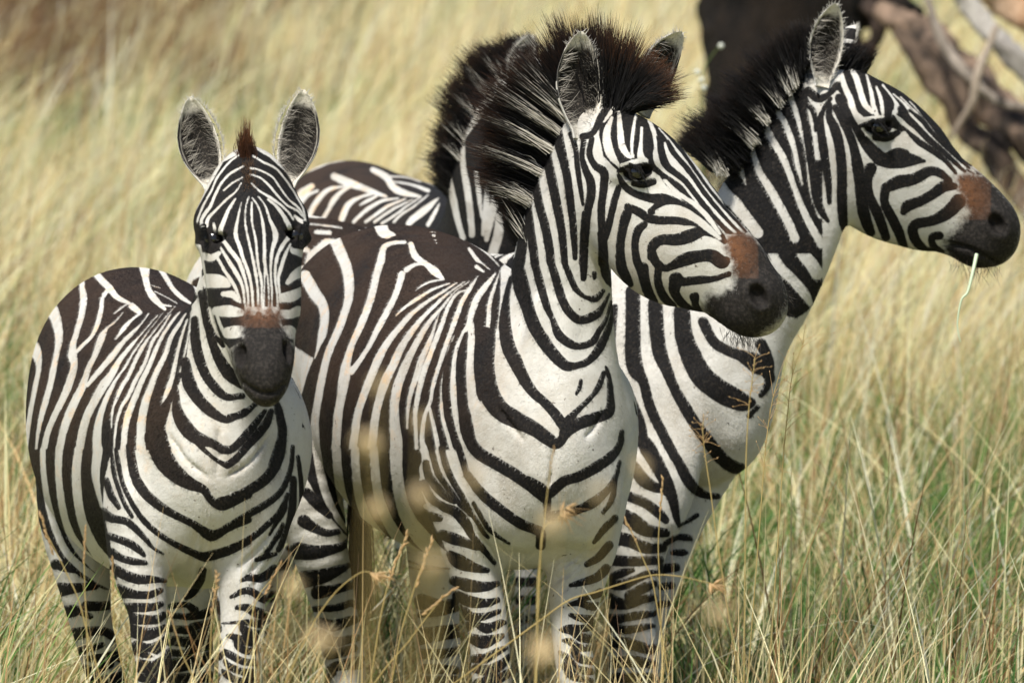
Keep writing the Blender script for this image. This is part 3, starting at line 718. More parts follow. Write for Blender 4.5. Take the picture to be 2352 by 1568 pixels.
COAT_RIGHT = '''
r3
P 700 -100 1600 -100 1600 780 1540 860 1500 910 1430 955 1370 945 1310 900 1350 760 1250 560 1100 380
W 870 30 50 960 130 70 1050 220 70 1130 290 80 1200 400 70 1260 510 60 1320 620 70 1400 700 70 1480 790 70 1520 860 40
W 1190 20 70 1260 120 70 1330 250 70 1390 370 70 1450 500 80 1530 600 90 1568 660 90
r1
P 880 430 810 540 640 730 550 870 460 1010 350 1180 200 1000 150 1200 600 1700 960 1700 1000 1568 960 1350 900 1000 870 700 900 500
W 870 470 20 845 580 18
W 790 580 40 800 650 44 840 760 40 870 860 40 900 960 38 920 1080 38 930 1200 34 950 1330 30 1000 1450 40
W 700 660 30 710 740 44 760 820 40 800 920 44 830 1020 36 850 1120 34 880 1240 14
W 620 740 40 640 860 50 690 960 50 750 1060 50 790 1160 44 830 1270 40 880 1400 50 950 1540 56 1010 1640 60
W 540 880 40 535 960 36 560 1060 40 600 1170 50 670 1280 60 730 1390 60 790 1500 60 830 1600 64
W 455 1010 34 450 1080 50 475 1160 34 500 1240 12
W 220 1090 90 350 1290 90 430 1370 90 500 1460 80 580 1560 80
r4
B 210 100 30 190 350 30 165 460 20
B 330 0 90 330 200 90 330 400 100 350 520 100 400 600 60 430 720 60 470 830 60 530 950 60 580 1050 60 640 1150 60 700 1260 70 760 1330 60 830 1365 40 900 1370 30
B 250 560 30 230 640 60 300 700 60 350 800 60 390 900 50 400 980 60 430 1050 100 500 1170 90 560 1290 80 600 1400 60 620 1500 40 640 1568 20
B 250 900 60 300 970 60 380 1010 60
B 480 80 90 490 250 90 510 400 90 560 530 70 610 650 60 690 790 70 760 900 70 850 1020 80 920 1110 80 1000 1170 80 1055 1180 60
B 660 130 100 670 280 110 720 430 130 790 560 140 880 640 140 980 700 140 1070 740 110 1120 740 60
B 800 200 60 870 330 60 960 390 60 1060 430 70 1160 480 120 1220 520 90 1250 580 60
B 1190 350 70 1230 430 60 1250 500 50 1230 630 40 1190 690 30
B 1170 770 20 1110 830 30
B 270 1080 40 330 1160 60 400 1260 80 480 1310 60 540 1320 60 600 1390 40
B 250 1350 60 330 1380 60 420 1420 60 500 1480 60 550 1530 40
B 240 1480 60 330 1520 70 400 1568 60
r5
B 230 430 60 320 490 70 420 540 80 550 560 50
B 190 590 90 300 610 80 420 660 70 530 660 50
B 180 740 70 330 750 60 510 740 50
B 150 870 30 250 830 50 330 810 20
B 150 900 40 250 910 60 350 870 50 440 830 40 500 830 20
B 300 980 50 400 930 60 470 900 40
B 160 1010 100 280 1040 60 380 1010 50 470 990 40
B 160 1150 90 260 1130 50 380 1110 50 470 1100 30
B 170 1190 60 280 1210 50 400 1190 40 470 1180 20
B 170 1290 60 300 1300 70 430 1340 60 480 1330 50
B 190 1430 60 330 1420 70 470 1440 50
B 200 1530 60 450 1530 60
B 640 510 14 700 480 20 760 440 24
B 550 630 30 620 590 30 690 590 40 720 600 20
B 600 690 30 660 690 40 690 690 20
B 530 800 60 620 790 50
B 520 920 40 590 910 40
B 510 1040 40 560 1030 40
a3
B 1080 110 16 1180 50 40 1270 10 50 1400 -60 50
b1
P 60 500 290 480 450 500 620 515 700 560 700 640 420 620 300 720 280 800 60 820
W 200 500 8 300 482 8 450 495 8 600 512 8
W 250 520 24 330 520 26 420 535 18 530 552 12
W 250 690 40 300 700 40
B 100 480 30 290 500 26 450 510 36 600 522 30 760 540 30
W 360 580 30 450 585 34
a5
B 960 660 30 1000 650 30
B 880 780 60 940 770 60
HEAD
r2
B 40 100 30 60 200 50 80 330 50 110 480 50 130 620 50 150 780 40 170 920 44 210 1030 40 250 1090 20
B 90 220 20 110 300 30 150 350 30 165 420 20 168 490 10
B 120 220 50 190 270 50 260 240 30 310 180 40
B 270 270 20 220 350 24 200 430 40 215 560 50 235 700 50 255 830 40 262 970 20
B 265 310 24 260 390 40 300 480 60 330 600 60 345 750 60 345 900 60 350 1050 60 360 1140 40
B 300 330 34 350 420 44 400 520 50 430 620 54 450 720 70 465 850 60 480 980 70 510 1100 70 540 1170 50
B 330 270 60 380 370 50 440 470 44 490 550 60 550 620 80 620 680 90 720 690 90 800 680 80 900 690 14
B 640 670 60 720 640 70 770 640 50
B 540 740 70 520 820 50 530 920 50 570 1010 60 610 1110 60 640 1200 50
B 640 870 60 730 830 80 830 810 70 930 760 60 1000 770 50 1070 820 30
B 640 870 60 630 960 50 670 1050 60 720 1150 60 760 1260 50
B 760 1030 40 790 990 70 870 960 60 960 910 60 1030 860 70 1100 860 40
B 1130 960 90 1050 1040 80 950 1090 60 850 1110 60 820 1150 60 840 1220 60 900 1280 40 980 1300 20
B 1000 1190 50 950 1200 40 960 1260 40 1020 1295 20
P 340 130 380 30 500 60 660 120 780 210 900 320 980 420 1080 550 1200 650 1320 780 1230 775 1110 720 960 640 800 510 740 450 650 410 560 400 470 400 430 350 350 260 310 200
W 345 110 24 360 180 36 400 270 40 430 360 36 480 410 40
W 400 60 30 440 130 40 470 230 40 500 310 40 550 360 30
W 510 110 12 540 220 26 555 310 30 580 380 30
W 575 190 14 605 270 24 620 370 24
W 620 180 12 690 270 14 715 330 36 695 380 30 740 430 50 800 480 46 880 560 44 950 620 40 1040 690 40 1120 760 30
W 690 240 10 770 310 16 830 390 40 890 470 36 970 560 34 1060 640 30 1150 720 26 1180 760 16
W 740 260 8 850 370 12 930 470 16 1010 570 18 1100 660 20 1180 720 24 1240 770 16
W 800 290 8 900 400 8 980 510 10 1060 590 10 1160 680 12 1300 790 12
B 690 390 14 720 440 20 770 490 34 860 560 36 960 625 32 1040 690 26 1110 770 16
B 740 340 36 780 400 44 840 455 38 920 535 34 1010 615 30 1100 695 24 1170 760 14
B 800 350 12 880 415 24 950 500 24 1030 580 22 1120 665 20 1200 735 14
B 850 330 8 930 430 12 1010 530 13 1100 620 13 1210 720 12
W 760 510 40 830 590 40 920 660 40 1010 710 40 1080 780 26 1130 850 12
W 470 410 30 560 400 24 620 390 20
B 470 455 20 560 430 30 640 430 40 740 470 30
B 530 460 60 590 465 90 650 460 60
B 570 530 40 650 530 50 720 500 30
M 1110 800 1180 760 1320 780 1420 880 1560 1050 1570 1150 1520 1320 1410 1410 1280 1460 1160 1440 1080 1350 1030 1300 1040 1220 1150 1110 1200 1030 1140 920
T 1150 830 50 1190 890 70 1215 950 50
'''
COAT_BACK = '''
b1
P 60 420 100 250 330 170 450 120 720 70 960 80 1200 150 1260 330 1230 600 60 600
W 330 270 40 260 320 60 240 380 30
W 370 300 20 300 330 30 260 380 30
W 480 205 50 560 240 60 640 270 50 720 300 40 830 340 20
W 560 270 14 450 290 30 380 350 40 330 430 40 310 480 36
W 620 260 14 540 300 30 480 360 40 440 430 30 410 480 30
W 740 320 20 640 350 26 570 400 44 530 490 44
W 770 335 16 700 370 26 650 400 10
W 910 350 14 800 370 26 710 420 30 650 470 28 610 510 26
W 960 355 12 850 400 24 760 460 26 690 510 22
W 1010 360 10 900 410 20 820 460 22 750 510 22
W 1060 345 10 960 410 16 880 470 20 800 520 20
W 1110 330 14 1010 410 16 930 460 20 880 510 20
W 1180 350 14 1100 420 50 1010 490 50 980 520 40
W 1190 380 14 1150 460 30 1110 530 30
W 1195 420 10 1195 540 24
W 740 160 40 830 210 50 870 270 50 930 310 50 1060 340 20
W 860 205 16 960 210 14 1060 240 16
W 990 175 30 1080 220 40 1150 250 40
W 880 240 14 1000 260 20 1110 300 30
c0
P 150 850 90 960 30 1150 -5 1300 -5 1420 450 1550 600 1300 500 600 330 600
W 150 880 30 150 980 36 170 1100 44 190 1240 44 205 1400 40
W 70 1060 30 90 1180 44 120 1320 40 150 1420 36
W 230 1030 30 245 1150 34 255 1250 24 260 1300 12
W 300 1080 30 290 1200 40 280 1330 40 270 1400 24
W 330 1120 40 340 1200 50 310 1320 50 290 1430 30
W 370 1290 50 360 1400 60 330 1500 60
'''
def read_coat(text):
    """-> list of (part, kind, array) in herd millimetres"""
    out = []; part = 'BODY'; sh = None
    for ln in text.split('\n'):
        tk = ln.split()
        if not tk: continue
        if tk[0] == 'HEAD': part = 'HEAD'; continue
        if tk[0] in SHEETS: sh = SHEETS[tk[0]]; continue
        v = np.array(tk[1:], float); k = sh[2]/1568/1.4915
        if tk[0] in 'PMV': a = v.reshape(-1, 2)*k + np.array(sh[:2])/1.4915
        else:
            v = v.reshape(-1, 3)
            if sh == SHEETS['c1'] and v[-1, 1] == 1568 and len(v) > 2:      # run on to the next sheet
                v = np.vstack([v, [v[-1, 0]+(v[-1, 0]-v[-2, 0])*.6, 1648, v[-1, 2]]])
            if sh == SHEETS['a1'] and tk[0] == 'W' and 1525 < v[-1, 1] < 1545: v[-1, 1] += 48
            a = v*k; a[:, :2] += np.array(sh[:2])/1.4915
            if tk[0] == 'B': a[:, 2] += (1.9 if part == 'HEAD' else 2.0)*np.clip(a[:, 2]/9, 0, 1)
            if tk[0] == 'W' and part == 'HEAD': a[:, 2] += 1.5
            a = crom(a, 5); a[:, 2] = np.maximum(a[:, 2], 1)
        out.append((part, tk[0], a))
    return out
def d_line(px, py, a, pad):
    """distance to a tapering stroke minus its half-width; only near it"""
    out = np.full(len(px), 1e3, np.float32)
    m = np.where((px > a[:, 0].min()-pad) & (px < a[:, 0].max()+pad) & (py > a[:, 1].min()-pad) & (py < a[:, 1].max()+pad))[0]
    if not len(m): return out
    x, y = px[m], py[m]; best = np.full(len(m), 1e3, np.float32)
    for p, q in zip(a[:-1], a[1:]):
        dx, dy = q[0]-p[0], q[1]-p[1]; L2 = dx*dx+dy*dy+1e-9
        t = np.clip(((x-p[0])*dx+(y-p[1])*dy)/L2, 0, 1)
        d = np.hypot(x-p[0]-t*dx, y-p[1]-t*dy) - (p[2]+(q[2]-p[2])*t)/2
        best = np.minimum(best, d)
    out[m] = best
    return out
def d_poly(px, py, a, pad):
    out = np.full(len(px), 1e3, np.float32)
    m = np.where((px > a[:, 0].min()-pad) & (px < a[:, 0].max()+pad) & (py > a[:, 1].min()-pad) & (py < a[:, 1].max()+pad))[0]
    if not len(m): return out
    x, y = px[m], py[m]; best = np.full(len(m), 1e3, np.float32); ins = np.zeros(len(m), bool)
    for p, q in zip(a, np.roll(a, -1, 0)):
        dx, dy = q-p; t = np.clip(((x-p[0])*dx+(y-p[1])*dy)/(dx*dx+dy*dy+1e-9), 0, 1)
        best = np.minimum(best, np.hypot(x-p[0]-t*dx, y-p[1]-t*dy))
        c = ((p[1] > y) != (q[1] > y)); ins ^= c & (x < (q[0]-p[0])*(y-p[1])/(q[1]-p[1]+1e-12)+p[0])
    out[m] = np.where(ins, -best, best)
    return out
def coat_values(text, v, n, names, lab, arc):
    """signed stripe distance in mm (negative = dark) for every vertex; sides turned away get stripes of their own"""
    px, py, _ = proj(v); px = px.astype(np.float32); py = py.astype(np.float32)
    view = norm(O0-v.mean(0)); facing = n@view
    s = np.full(len(v), 30.0, np.float32); near = np.full(len(v), 1e3, np.float32)
    muz = np.full(len(v), -40.0, np.float32); tan = np.zeros(len(v), np.float32)
    is_head = lab == (names.index('head') if 'head' in names else -9)
    for part, kind, a in read_coat(text):
        on = np.ones(len(v), bool) if part == 'HEAD' and kind not in 'MT' else (is_head if part == 'HEAD' else ~is_head)
        i = np.where(on)[0]
        d = np.full(len(v), 1e3, np.float32)
        d[i] = (d_poly if kind in 'PMV' else d_line)(px[i], py[i], a, 45)
        if kind in 'BP': s = np.minimum(s, d)
        elif kind in 'WV': s = np.maximum(s, -d)
        elif kind == 'M': muz = np.maximum(muz, np.where(d < 900, -d, -40))
        elif kind == 'T': tan = np.maximum(tan, np.clip(.72-d/130, 0, 1)**2)
        near = np.minimum(near, np.abs(d))
    per = {'torso': .085, 'neck': .075, 'head': .034, 'leg': .05, 'hind': .058}
    own = np.zeros(len(v), np.float32)
    for j, nm in enumerate(names):
        m = lab == j; p = per[nm]
        own[m] = (np.abs((arc[m]/p) % 1-.5)-.25)*p*1000*.9
    limb = np.isin(lab, [names.index(k_) for k_ in ('leg', 'hind') if k_ in names])
    filled = text in (COAT_LEFT, COAT_CENTRE)
    use = (facing > -.25) & ((near < 45) | ((facing > .2) & ~limb & filled))
    s = np.where(use, s, own)
    return np.clip(s, -30, 30), np.clip(muz, -40, 40), tan
# ------------------------------------------------------------ materials of the animals
m = NT('striped_coat')
po = m.pos()
wob = m.math('ADD', m.math('MULTIPLY', m.math('SUBTRACT', m.noise(45, 3, .6, po), .5), 3.5), m.math('MULTIPLY', m.math('SUBTRACT', m.noise(320, 2, .6, po), .5), 2.6))
wob = m.math('SUBTRACT', wob, .9)
st = m.math('ADD', m.attr('stripe'), wob)
blot = m.noise(9, 4, .6, po); fine = m.noise(150, 3, .65, po); fur = m.noise(1, 4, .7, m.pos((500, 500, 130)))
dark = m.mix(m.math('MULTIPLY', m.attr('brown'), m.step(m.noise(5, 4, .6, po), .26, .52)), (.0085, .0082, .0085, 1), (.038, .0235, .0155, 1))
dark = m.mix(m.step(fine, .45, .8), dark, (.035, .028, .022, 1))
dark = m.mix(m.math('MULTIPLY', m.attr('tan'), .8), dark, (.10, .048, .022, 1))
light = m.mix(m.step(blot, .42, .72), (.565, .552, .515, 1), (.46, .435, .385, 1))
light = m.mix(m.math('MULTIPLY', m.attr('brown'), m.step(m.noise(22, 3, .6, po), .5, .7)), light, (.66, .47, .29, 1))
light = m.mix(m.math('MULTIPLY', m.step(fine, .52, .72), .30), light, (.42, .36, .28, 1))
light = m.mix(m.math('MULTIPLY', m.step(m.noise(4.5, 5, .65, m.pos((1, 1, .5))), .50, .66), .55), light, (.33, .285, .225, 1))
light = m.mix(m.step(m.noise(75, 2, .5, po), .70, .76), light, (.12, .10, .085, 1))
col = m.mix(m.step(st, 1.3, -1.3), light, dark)
mzn = m.math('ADD', m.attr('muz'), m.math('MULTIPLY', m.math('SUBTRACT', m.noise(70, 3, .6, po), .5), 34))
mzc = m.mix(m.step(m.noise(120, 3, .6, po), .4, .75), (.014, .0125, .0115, 1), (.042, .036, .031, 1))
mzc = m.mix(m.math('MULTIPLY', m.attr('tan'), m.step(m.noise(90, 3, .6, po), .1, .6)), mzc, (.21, .088, .037, 1))
col = m.mix(m.step(mzn, -15, 12), col, mzc)
col = m.mix(m.attr('dark'), col, (.012, .010, .009, 1))
m.base(col, .7, .14)
h = m.math('ADD', m.math('MULTIPLY', fur, .5), m.math('ADD', m.math('MULTIPLY', m.noise(60, 4, .7, po), .45), m.math('MULTIPLY', m.noise(10, 2, .5, po), 2.6)))
m.bump(h, .45, .014)
COATM = m.m
m = NT('ear_lining'); po = m.pos()
c_ = m.mix(m.step(m.math('ADD', m.attr('rim'), m.math('MULTIPLY', m.math('SUBTRACT', m.noise(60, 3, .6, po), .5), .5)), .25, .75), (.016, .014, .012, 1), (.64, .60, .52, 1))
c_ = m.mix(m.attr('edge'), c_, (.010, .009, .009, 1)); c_ = m.mix(m.step(m.noise(220, 3, .6, po), .5, .8), c_, (.16, .135, .11, 1))
m.base(c_, .8, .15); m.bump(m.noise(200, 4, .7, po), .5, .006); EARM = m.m
m = NT('hair'); m.base(m.attr('col', True), .5, .16); HAIRM = m.m
m = NT('coat_hair'); m.base(m.attr('col', True), .7, .08); FURM = m.m
m = NT('eye_ball'); m.base((.006, .005, .0045), .16, .5); m.b.inputs['Coat Weight'].default_value = .4; m.b.inputs['Coat Roughness'].default_value = .1; EYEM = m.m

# ------------------------------------------------------------ hair
class Hair:
    def __init__(s): s.V = []; s.F = []; s.Cc = []; s.n = 0
    def add(s, root, tip, bend, r, cols, seg=5):
        """root, tip, bend: (n,3); r (n,) root radius; cols (n, seg+1, 3); strands are three-sided and taper"""
        root, tip, bend = map(np.asarray, (root, tip, bend)); n = len(root)
        t = np.linspace(0, 1, seg+1)[None, :, None]
        mid = (root+tip)/2+bend
        c = (1-t)**2*root[:, None]+2*t*(1-t)*mid[:, None]+t*t*tip[:, None]
        T = np.gradient(c, axis=1); T /= np.linalg.norm(T, axis=2, keepdims=True)+1e-9
        A = np.cross(T, np.array([.31, .92, .23])); A /= np.linalg.norm(A, axis=2, keepdims=True)+1e-9
        B = np.cross(T, A); rad = np.asarray(r)[:, None]*(1-.85*t[:, :, 0]**1.5)
        ring = np.stack([c+(A*math.cos(a)+B*math.sin(a))*rad[:, :, None] for a in (0, 2.094, 4.189)], 2)
        s.V.append(ring.reshape(-1, 3)); s.Cc.append(np.repeat(cols.reshape(-1, 3), 3, 0))
        base = s.n + np.arange(n)[:, None, None]*(seg+1)*3 + np.arange(seg)[None, :, None]*3
        k = np.arange(3)[None, None, :]; k2 = (k+1) % 3
        s.F.append(np.stack([base+k, base+k2, base+3+k2, base+3+k], -1).reshape(-1, 4)); s.n += n*(seg+1)*3
    def build(s, name, parent):
        return mesh_obj(name, np.concatenate(s.V), np.concatenate(s.F), HAIRM, parent, attrs=dict(col=np.concatenate(s.Cc)))
def sheet(sh, pts):
    o = SHEETS[sh]; p = np.asarray(pts, float); k = o[2]/1568/1.4915
    out = p*k; out[:, 0::2] += o[0]/1.4915; out[:, 1::2] += o[1]/1.4915
    return out
BLACK = np.array([.0075, .007, .007]); TIPB = np.array([.055, .023, .010]); WHITE = np.array([.70, .66, .58])
def mane(parent, guides, dep, n, bands, name='mane', spread=.022, r=.0012, tipc=TIPB, jit=13, white_len=.85, body=None, lift=.0, rootc=BLACK):
    """guides: rows root x, y, tip x, y along the crest; bands: (start, end) shares of the crest whose hair is white"""
    g = crom(guides, 12); u = rng.random(n); f = u*(len(g)-1); i = np.minimum(f.astype(int), len(g)-2); fr = (f-i)[:, None]
    q = g[i]*(1-fr)+g[i+1]*fr
    d = dep[0]+(dep[1]-dep[0])*u + rng.normal(0, spread, n)
    lump = np.sin(u*170)*.5+np.sin(u*67+1)*.5
    ln = .70+.23*rng.random(n)+.05*lump
    ln[rng.random(n) < .25] *= rng.uniform(.45, .9)
    D = (FOCUS+d)/FOCUS/1000
    def PP(x, y, d_):
        Dm = (FOCUS+d_)[:, None]
        return O0+Fv*Dm+Rv*((x-1176)/FOCUS/1000)[:, None]*Dm+Uv*((784-y)/FOCUS/1000)[:, None]*Dm
    dx, dy = (q[:, 2]-q[:, 0])*ln, (q[:, 3]-q[:, 1])*ln
    jx, jy = rng.normal(0, jit, (2, n)); nc = max(12, n//55); ci = np.clip((u*nc+rng.normal(0, .6, n)).astype(int), 0, nc-1); cl = rng.normal(0, jit*1.0, nc)[ci]
    ln *= (.80+.40*rng.random(nc))[ci]; dx, dy = (q[:, 2]-q[:, 0])*ln, (q[:, 3]-q[:, 1])*ln
    uc = (ci+.5)/nc; fc = uc*(len(g)-1); i2 = np.minimum(fc.astype(int), len(g)-2); qc = g[i2]*(1-(fc-i2)[:, None])+g[i2+1]*(fc-i2)[:, None]
    pull = rng.uniform(.35, .9, n)
    white = np.zeros(n, bool)
    for a, b in bands: white |= (u > a) & (u < b)
    d = d-white*rng.uniform(.01, .05, n)
    root = PP(q[:, 0]-dx*.2+rng.normal(0, 4, n), q[:, 1]-dy*.2+rng.normal(0, 4, n), d)
    tx = (q[:, 0]+dx)*(1-pull)+(qc[:, 0]+(qc[:, 2]-qc[:, 0])*ln)*pull; ty = (q[:, 1]+dy)*(1-pull)+(qc[:, 1]+(qc[:, 3]-qc[:, 1])*ln)*pull
    tip = PP(tx+jx*(.4+.6*(1-white))+cl, ty+jy*.7, d+rng.normal(0, .02, n)-lift)
    bend = rng.normal(0, .008, (n, 3)); bend[:, 2] += .012
    seg = 5; t = np.linspace(0, 1, seg+1)[None, :, None]
    c = rootc[None, None]*(.7+.8*rng.random((n, 1, 1)))*np.ones((n, seg+1, 3))
    tb = np.clip((t-.78)/.22, 0, 1)*(.3+.9*rng.random((n, 1, 1)))
    c = c*(1-tb)+tipc[None, None]*tb*(.5+.9*rng.random((n, 1, 1)))
    for a, b in bands:
        inb = (u+rng.normal(0, .004, n) > a) & (u+rng.normal(0, .004, n) < b)
        wl = white_len*(.35+.75*rng.random(n))
        k = np.clip((wl[:, None, None]-t)/.25, 0, 1)*inb[:, None, None]
        c = c*(1-k)+WHITE[None, None]*(.7+.4*rng.random((n, 1, 1)))*k
    H = Hair(); H.add(root, tip, bend, r*(.7+.6*rng.random(n)), c, seg)
    return H.build(name, parent)

# ------------------------------------------------------------ ears, as part of the body's own surface
class Ear:
    """leaf-shaped cup: axis base->tip, 'open_' the way it faces; h = half-width"""
    def __init__(s, base, tip, hw, open_, cup=.75, dark_side=0, nu=26, nw=17, lean=0.0):
        base, tip = np.array(base), np.array(tip); L = np.linalg.norm(tip-base); T = (tip-base)/L
        O = np.array(open_, float); O = norm(O-T*(O@T)); S = np.cross(T, O)
        s.T, s.O, s.S, s.L, s.base = T, O, S, L, base
        u = np.linspace(0, 1, nu); wv = np.linspace(-1, 1, nw)
        prof = np.interp(u, [0, .08, .2, .35, .5, .65, .8, .9, .96, 1], [.40, .44, .66, .90, 1.0, .95, .74, .50, .28, .06])
        U, W = np.meshgrid(u, wv, indexing='ij'); h = prof[:, None]*hw
        ang = W*1.25*(1.0+.35*(1-U))                                  # rolled more tightly towards the base
        side = np.sin(ang)/math.sin(1.25)*h; deep = (np.cos(ang)-1)*h*cup*-1
        s.prof, s.hw, s.cup, s.dark_side = prof, hw, cup, dark_side
        mid = base + T*(U*L)[..., None] + S*(side+lean*hw*np.sin(U*3.1))[..., None] + O*(deep - h*cup*.9)[..., None]
        mid += O*(np.sin(U*3.1)*-.02)[..., None]
        nrm = np.cross(np.gradient(mid, axis=0), np.gradient(mid, axis=1)); nrm /= np.linalg.norm(nrm, axis=2, keepdims=True)+1e-12
        if (nrm*O).sum() < 0: nrm = -nrm
        th = .004*np.sqrt(np.clip(1-W**2, 0, 1))*np.clip((1-U)*8, 0, 1)+.0004
        front, back = mid+nrm*th[..., None], mid-nrm*th[..., None]
        s.V = np.concatenate([front.reshape(-1, 3), back.reshape(-1, 3)])
        idx = np.arange(nu*nw).reshape(nu, nw)
        q = np.stack([idx[:-1, :-1], idx[1:, :-1], idx[1:, 1:], idx[:-1, 1:]], -1).reshape(-1, 4); k = nu*nw
        c = mid[1:, 1:][0, 0]
        qf, qb = q, q[:, ::-1]+k
        if (np.cross(front[1, 0]-front[0, 0], front[0, 1]-front[0, 0])@O) < 0: qf, qb = qf[:, ::-1], qb[:, ::-1]
        edge = []
        for e0, e1 in [(idx[:-1, 0], idx[1:, 0]), (idx[1:, -1], idx[:-1, -1]), (idx[-1, :-1], idx[-1, 1:])]:
            edge.append(np.stack([e0, e1, e1+k, e0+k], -1))
        s.Q = np.concatenate([qf, qb]+edge); s.mat = np.concatenate([np.ones(len(qf)), np.zeros(len(qb)+sum(map(len, edge)))])
        rim = np.clip((np.abs(W)-.62)/.3, 0, 1); rim = np.maximum(rim, np.clip((U-.78)/.18, 0, 1)); rim = np.maximum(rim, np.clip((.22-U)/.15, 0, 1))
        s.rim = np.concatenate([rim.ravel()]*2)
        e = np.clip((W*dark_side-.74)/.1, 0, 1)*np.clip((.86-U)/.08, 0, 1)*(np.clip((U-.15)/.1, 0, 1)) if dark_side else 0*W
        s.edge = np.concatenate([e.ravel(), e.ravel()])
        sb = np.where((U > .80), 20, np.where(U > .52, -20, np.where(U > .44, 20, np.where(U > .36, -20, 20.))))  # back: white tip, black band
        s.stripe = np.concatenate([(20+0*U).ravel(), sb.ravel()])
    def point(s, U, W):
        h = np.interp(U, np.linspace(0, 1, len(s.prof)), s.prof)*s.hw; ang = W*1.25*(1+.35*(1-U))
        side = np.sin(ang)/math.sin(1.25)*h; deep = (1-np.cos(ang))*h*s.cup
        return s.base+s.T*(U*s.L)[:, None]+s.S*side[:, None]+s.O*(deep-h*s.cup*.9-.02*np.sin(U*3.1))[:, None]
    def hair(s, parent, n=230, fringe=300):
        H = Hair(); seg = 4
        U = rng.uniform(.10, .80, n); W = rng.choice([-1, 1], n)*rng.uniform(.45, .9, n); r0 = s.point(U, W)
        ln = rng.uniform(.02, .045, n)
        d = s.O[None]*.55 - s.S[None]*(np.sign(W)*.75)[:, None] + s.T[None]*rng.normal(.25, .35, n)[:, None]
        tip = r0+d*ln[:, None]+rng.normal(0, .004, (n, 3))
        b = rng.random((n, 1, 1)); c = (np.array([.03, .026, .022])*(1-b)+np.array([.50, .46, .40])*b)*np.ones((n, seg+1, 3))
        H.add(r0, tip, s.O[None]*rng.normal(.006, .003, n)[:, None], np.full(n, .0006), c, seg)
        U = rng.uniform(.03, 1, fringe); sg = np.where((U < .85) & (s.dark_side != 0), -s.dark_side, rng.choice([-1, 1], fringe)); W = sg*np.ones(fringe); r0 = s.point(U, W)
        d = s.S[None]*sg[:, None]*.5 + s.T[None]*.7 + rng.normal(0, .35, (fringe, 3))
        c = np.array([.66, .63, .56])*np.ones((fringe, seg+1, 3))*(.5+.5*rng.random((fringe, 1, 1)))
        H.add(r0, r0+d*rng.uniform(.006, .014, fringe)[:, None], np.zeros((fringe, 3)), np.full(fringe, .0007), c, seg)
        return H.build('ear_hair', parent)

def ball_obj(name, c, r, mat, parent, n=20, flat=1.0, nrm=None):
    th = np.linspace(0, math.pi, n); ph = np.linspace(0, 2*math.pi, 2*n, endpoint=False)
    v = np.array([[math.sin(a)*math.cos(b), math.sin(a)*math.sin(b), math.cos(a)] for a in th for b in ph])*r+np.asarray(c)
    k = 2*n; q = np.array([[i*k+j, (i+1)*k+j, (i+1)*k+(j+1) % k, i*k+(j+1) % k] for i in range(n-1) for j in range(k)])
    return mesh_obj(name, v, q, mat, parent)

# ------------------------------------------------------------ one animal
def add_eye(B, x, y, out, r=21, dl=None):
    """brow, socket and lids round an eye looking along 'out'; returns the eyeball's middle"""
    hp = B.hit(x, y)
    p, n, d = hp; o = norm(np.array(out, float)*.6+n*.4)
    c = p - o*(r/1000*.55)
    return c, o, r/1000
def lids(B, c, o, r, fwd):
    up = norm(np.array([0, 0, 1.0])-o*o[2]); f = norm(np.array(fwd)-o*(np.array(fwd)@o))
    B.prims.append(dict(region='head', ball=(c-o*.016, norm(f), norm(up), norm(np.cross(up, f)), .031, .024, .018), k=.02, sub=False))
    B.prims.append(dict(region='head', ball=(c+o*.010, norm(f), norm(up), norm(np.cross(up, f)), .026, .0165, .022), k=.006, sub=True))
    for s_, z0 in ((1, .019), (-1, -.020)):
        pts = [c+f*.030*math.cos(a)+up*(z0*math.sin(a))+o*(.016*math.sin(a)+.002) for a in np.linspace(.1, 3.04, 6)]
        for a, b in zip(pts[:-1], pts[1:]):
            B.prims.append(dict(region='head', ball=((a+b)/2, norm(b-a), norm(up-(b-a)*((up@(b-a))/((b-a)@(b-a)))), o, np.linalg.norm(b-a)*.8, .0055 if s_ > 0 else .0045, .007), k=.005, sub=False))
def lashes(parent, c, o, r, fwd, n=90):
    up = norm(np.array([0, 0, 1.0])-o*o[2]); f = norm(np.array(fwd)-o*(np.array(fwd)@o))
    a = rng.uniform(.35, 2.6, n); r0 = c+f*(.026*np.cos(a))[:, None]+up*(.017*np.sin(a))[:, None]+o*(.019*np.sin(a))[:, None]
    tip = r0+o*(.018+.008*rng.random(n))[:, None]-up*(.005+.006*rng.random(n))[:, None]+f*(.010*np.cos(a))[:, None]
    H = Hair(); H.add(r0, tip, np.tile(up*.005, (n, 1)), np.full(n, .0007), np.full((n, 5, 3), .008), 4)
    return H.build('eyelashes', parent)
def nostril(B, x, y, dx, dy, a=22, b=12, depth=24, rim=True):
    hp = B.hit(x, y); p, n, d = hp
    ax = Rv*dx-Uv*dy; ax = norm(ax-n*(ax@n)); lt = norm(np.cross(n, ax))
    if rim: B.prims.append(dict(region='head', ball=(p-n*.012, lt, ax, n, (b+12)/1000, (a+10)/1000, .022), k=.02, sub=False))
    B.prims.append(dict(region='head', ball=(p+n*.006, lt, ax, n, b/1000, a/1000, depth/1000), k=.012, sub=True))
    return p, max(a, b)/1000
def mouth(B, pts, r=5.5):
    ps = [B.hit(x, y) for x, y in pts]; ps = [h_[0]+h_[1]*.001 for h_ in ps if h_]
    for a, b in zip(ps[:-1], ps[1:]):
        d = b-a; T = norm(d); s_ = norm(np.cross(T, [.2, .9, .3])); 
        B.prims.append(dict(region='head', ball=((a+b)/2, s_, T, np.cross(s_, T), r/1000, np.linalg.norm(d)*.75, r/1000*1.6), k=.006, sub=True))

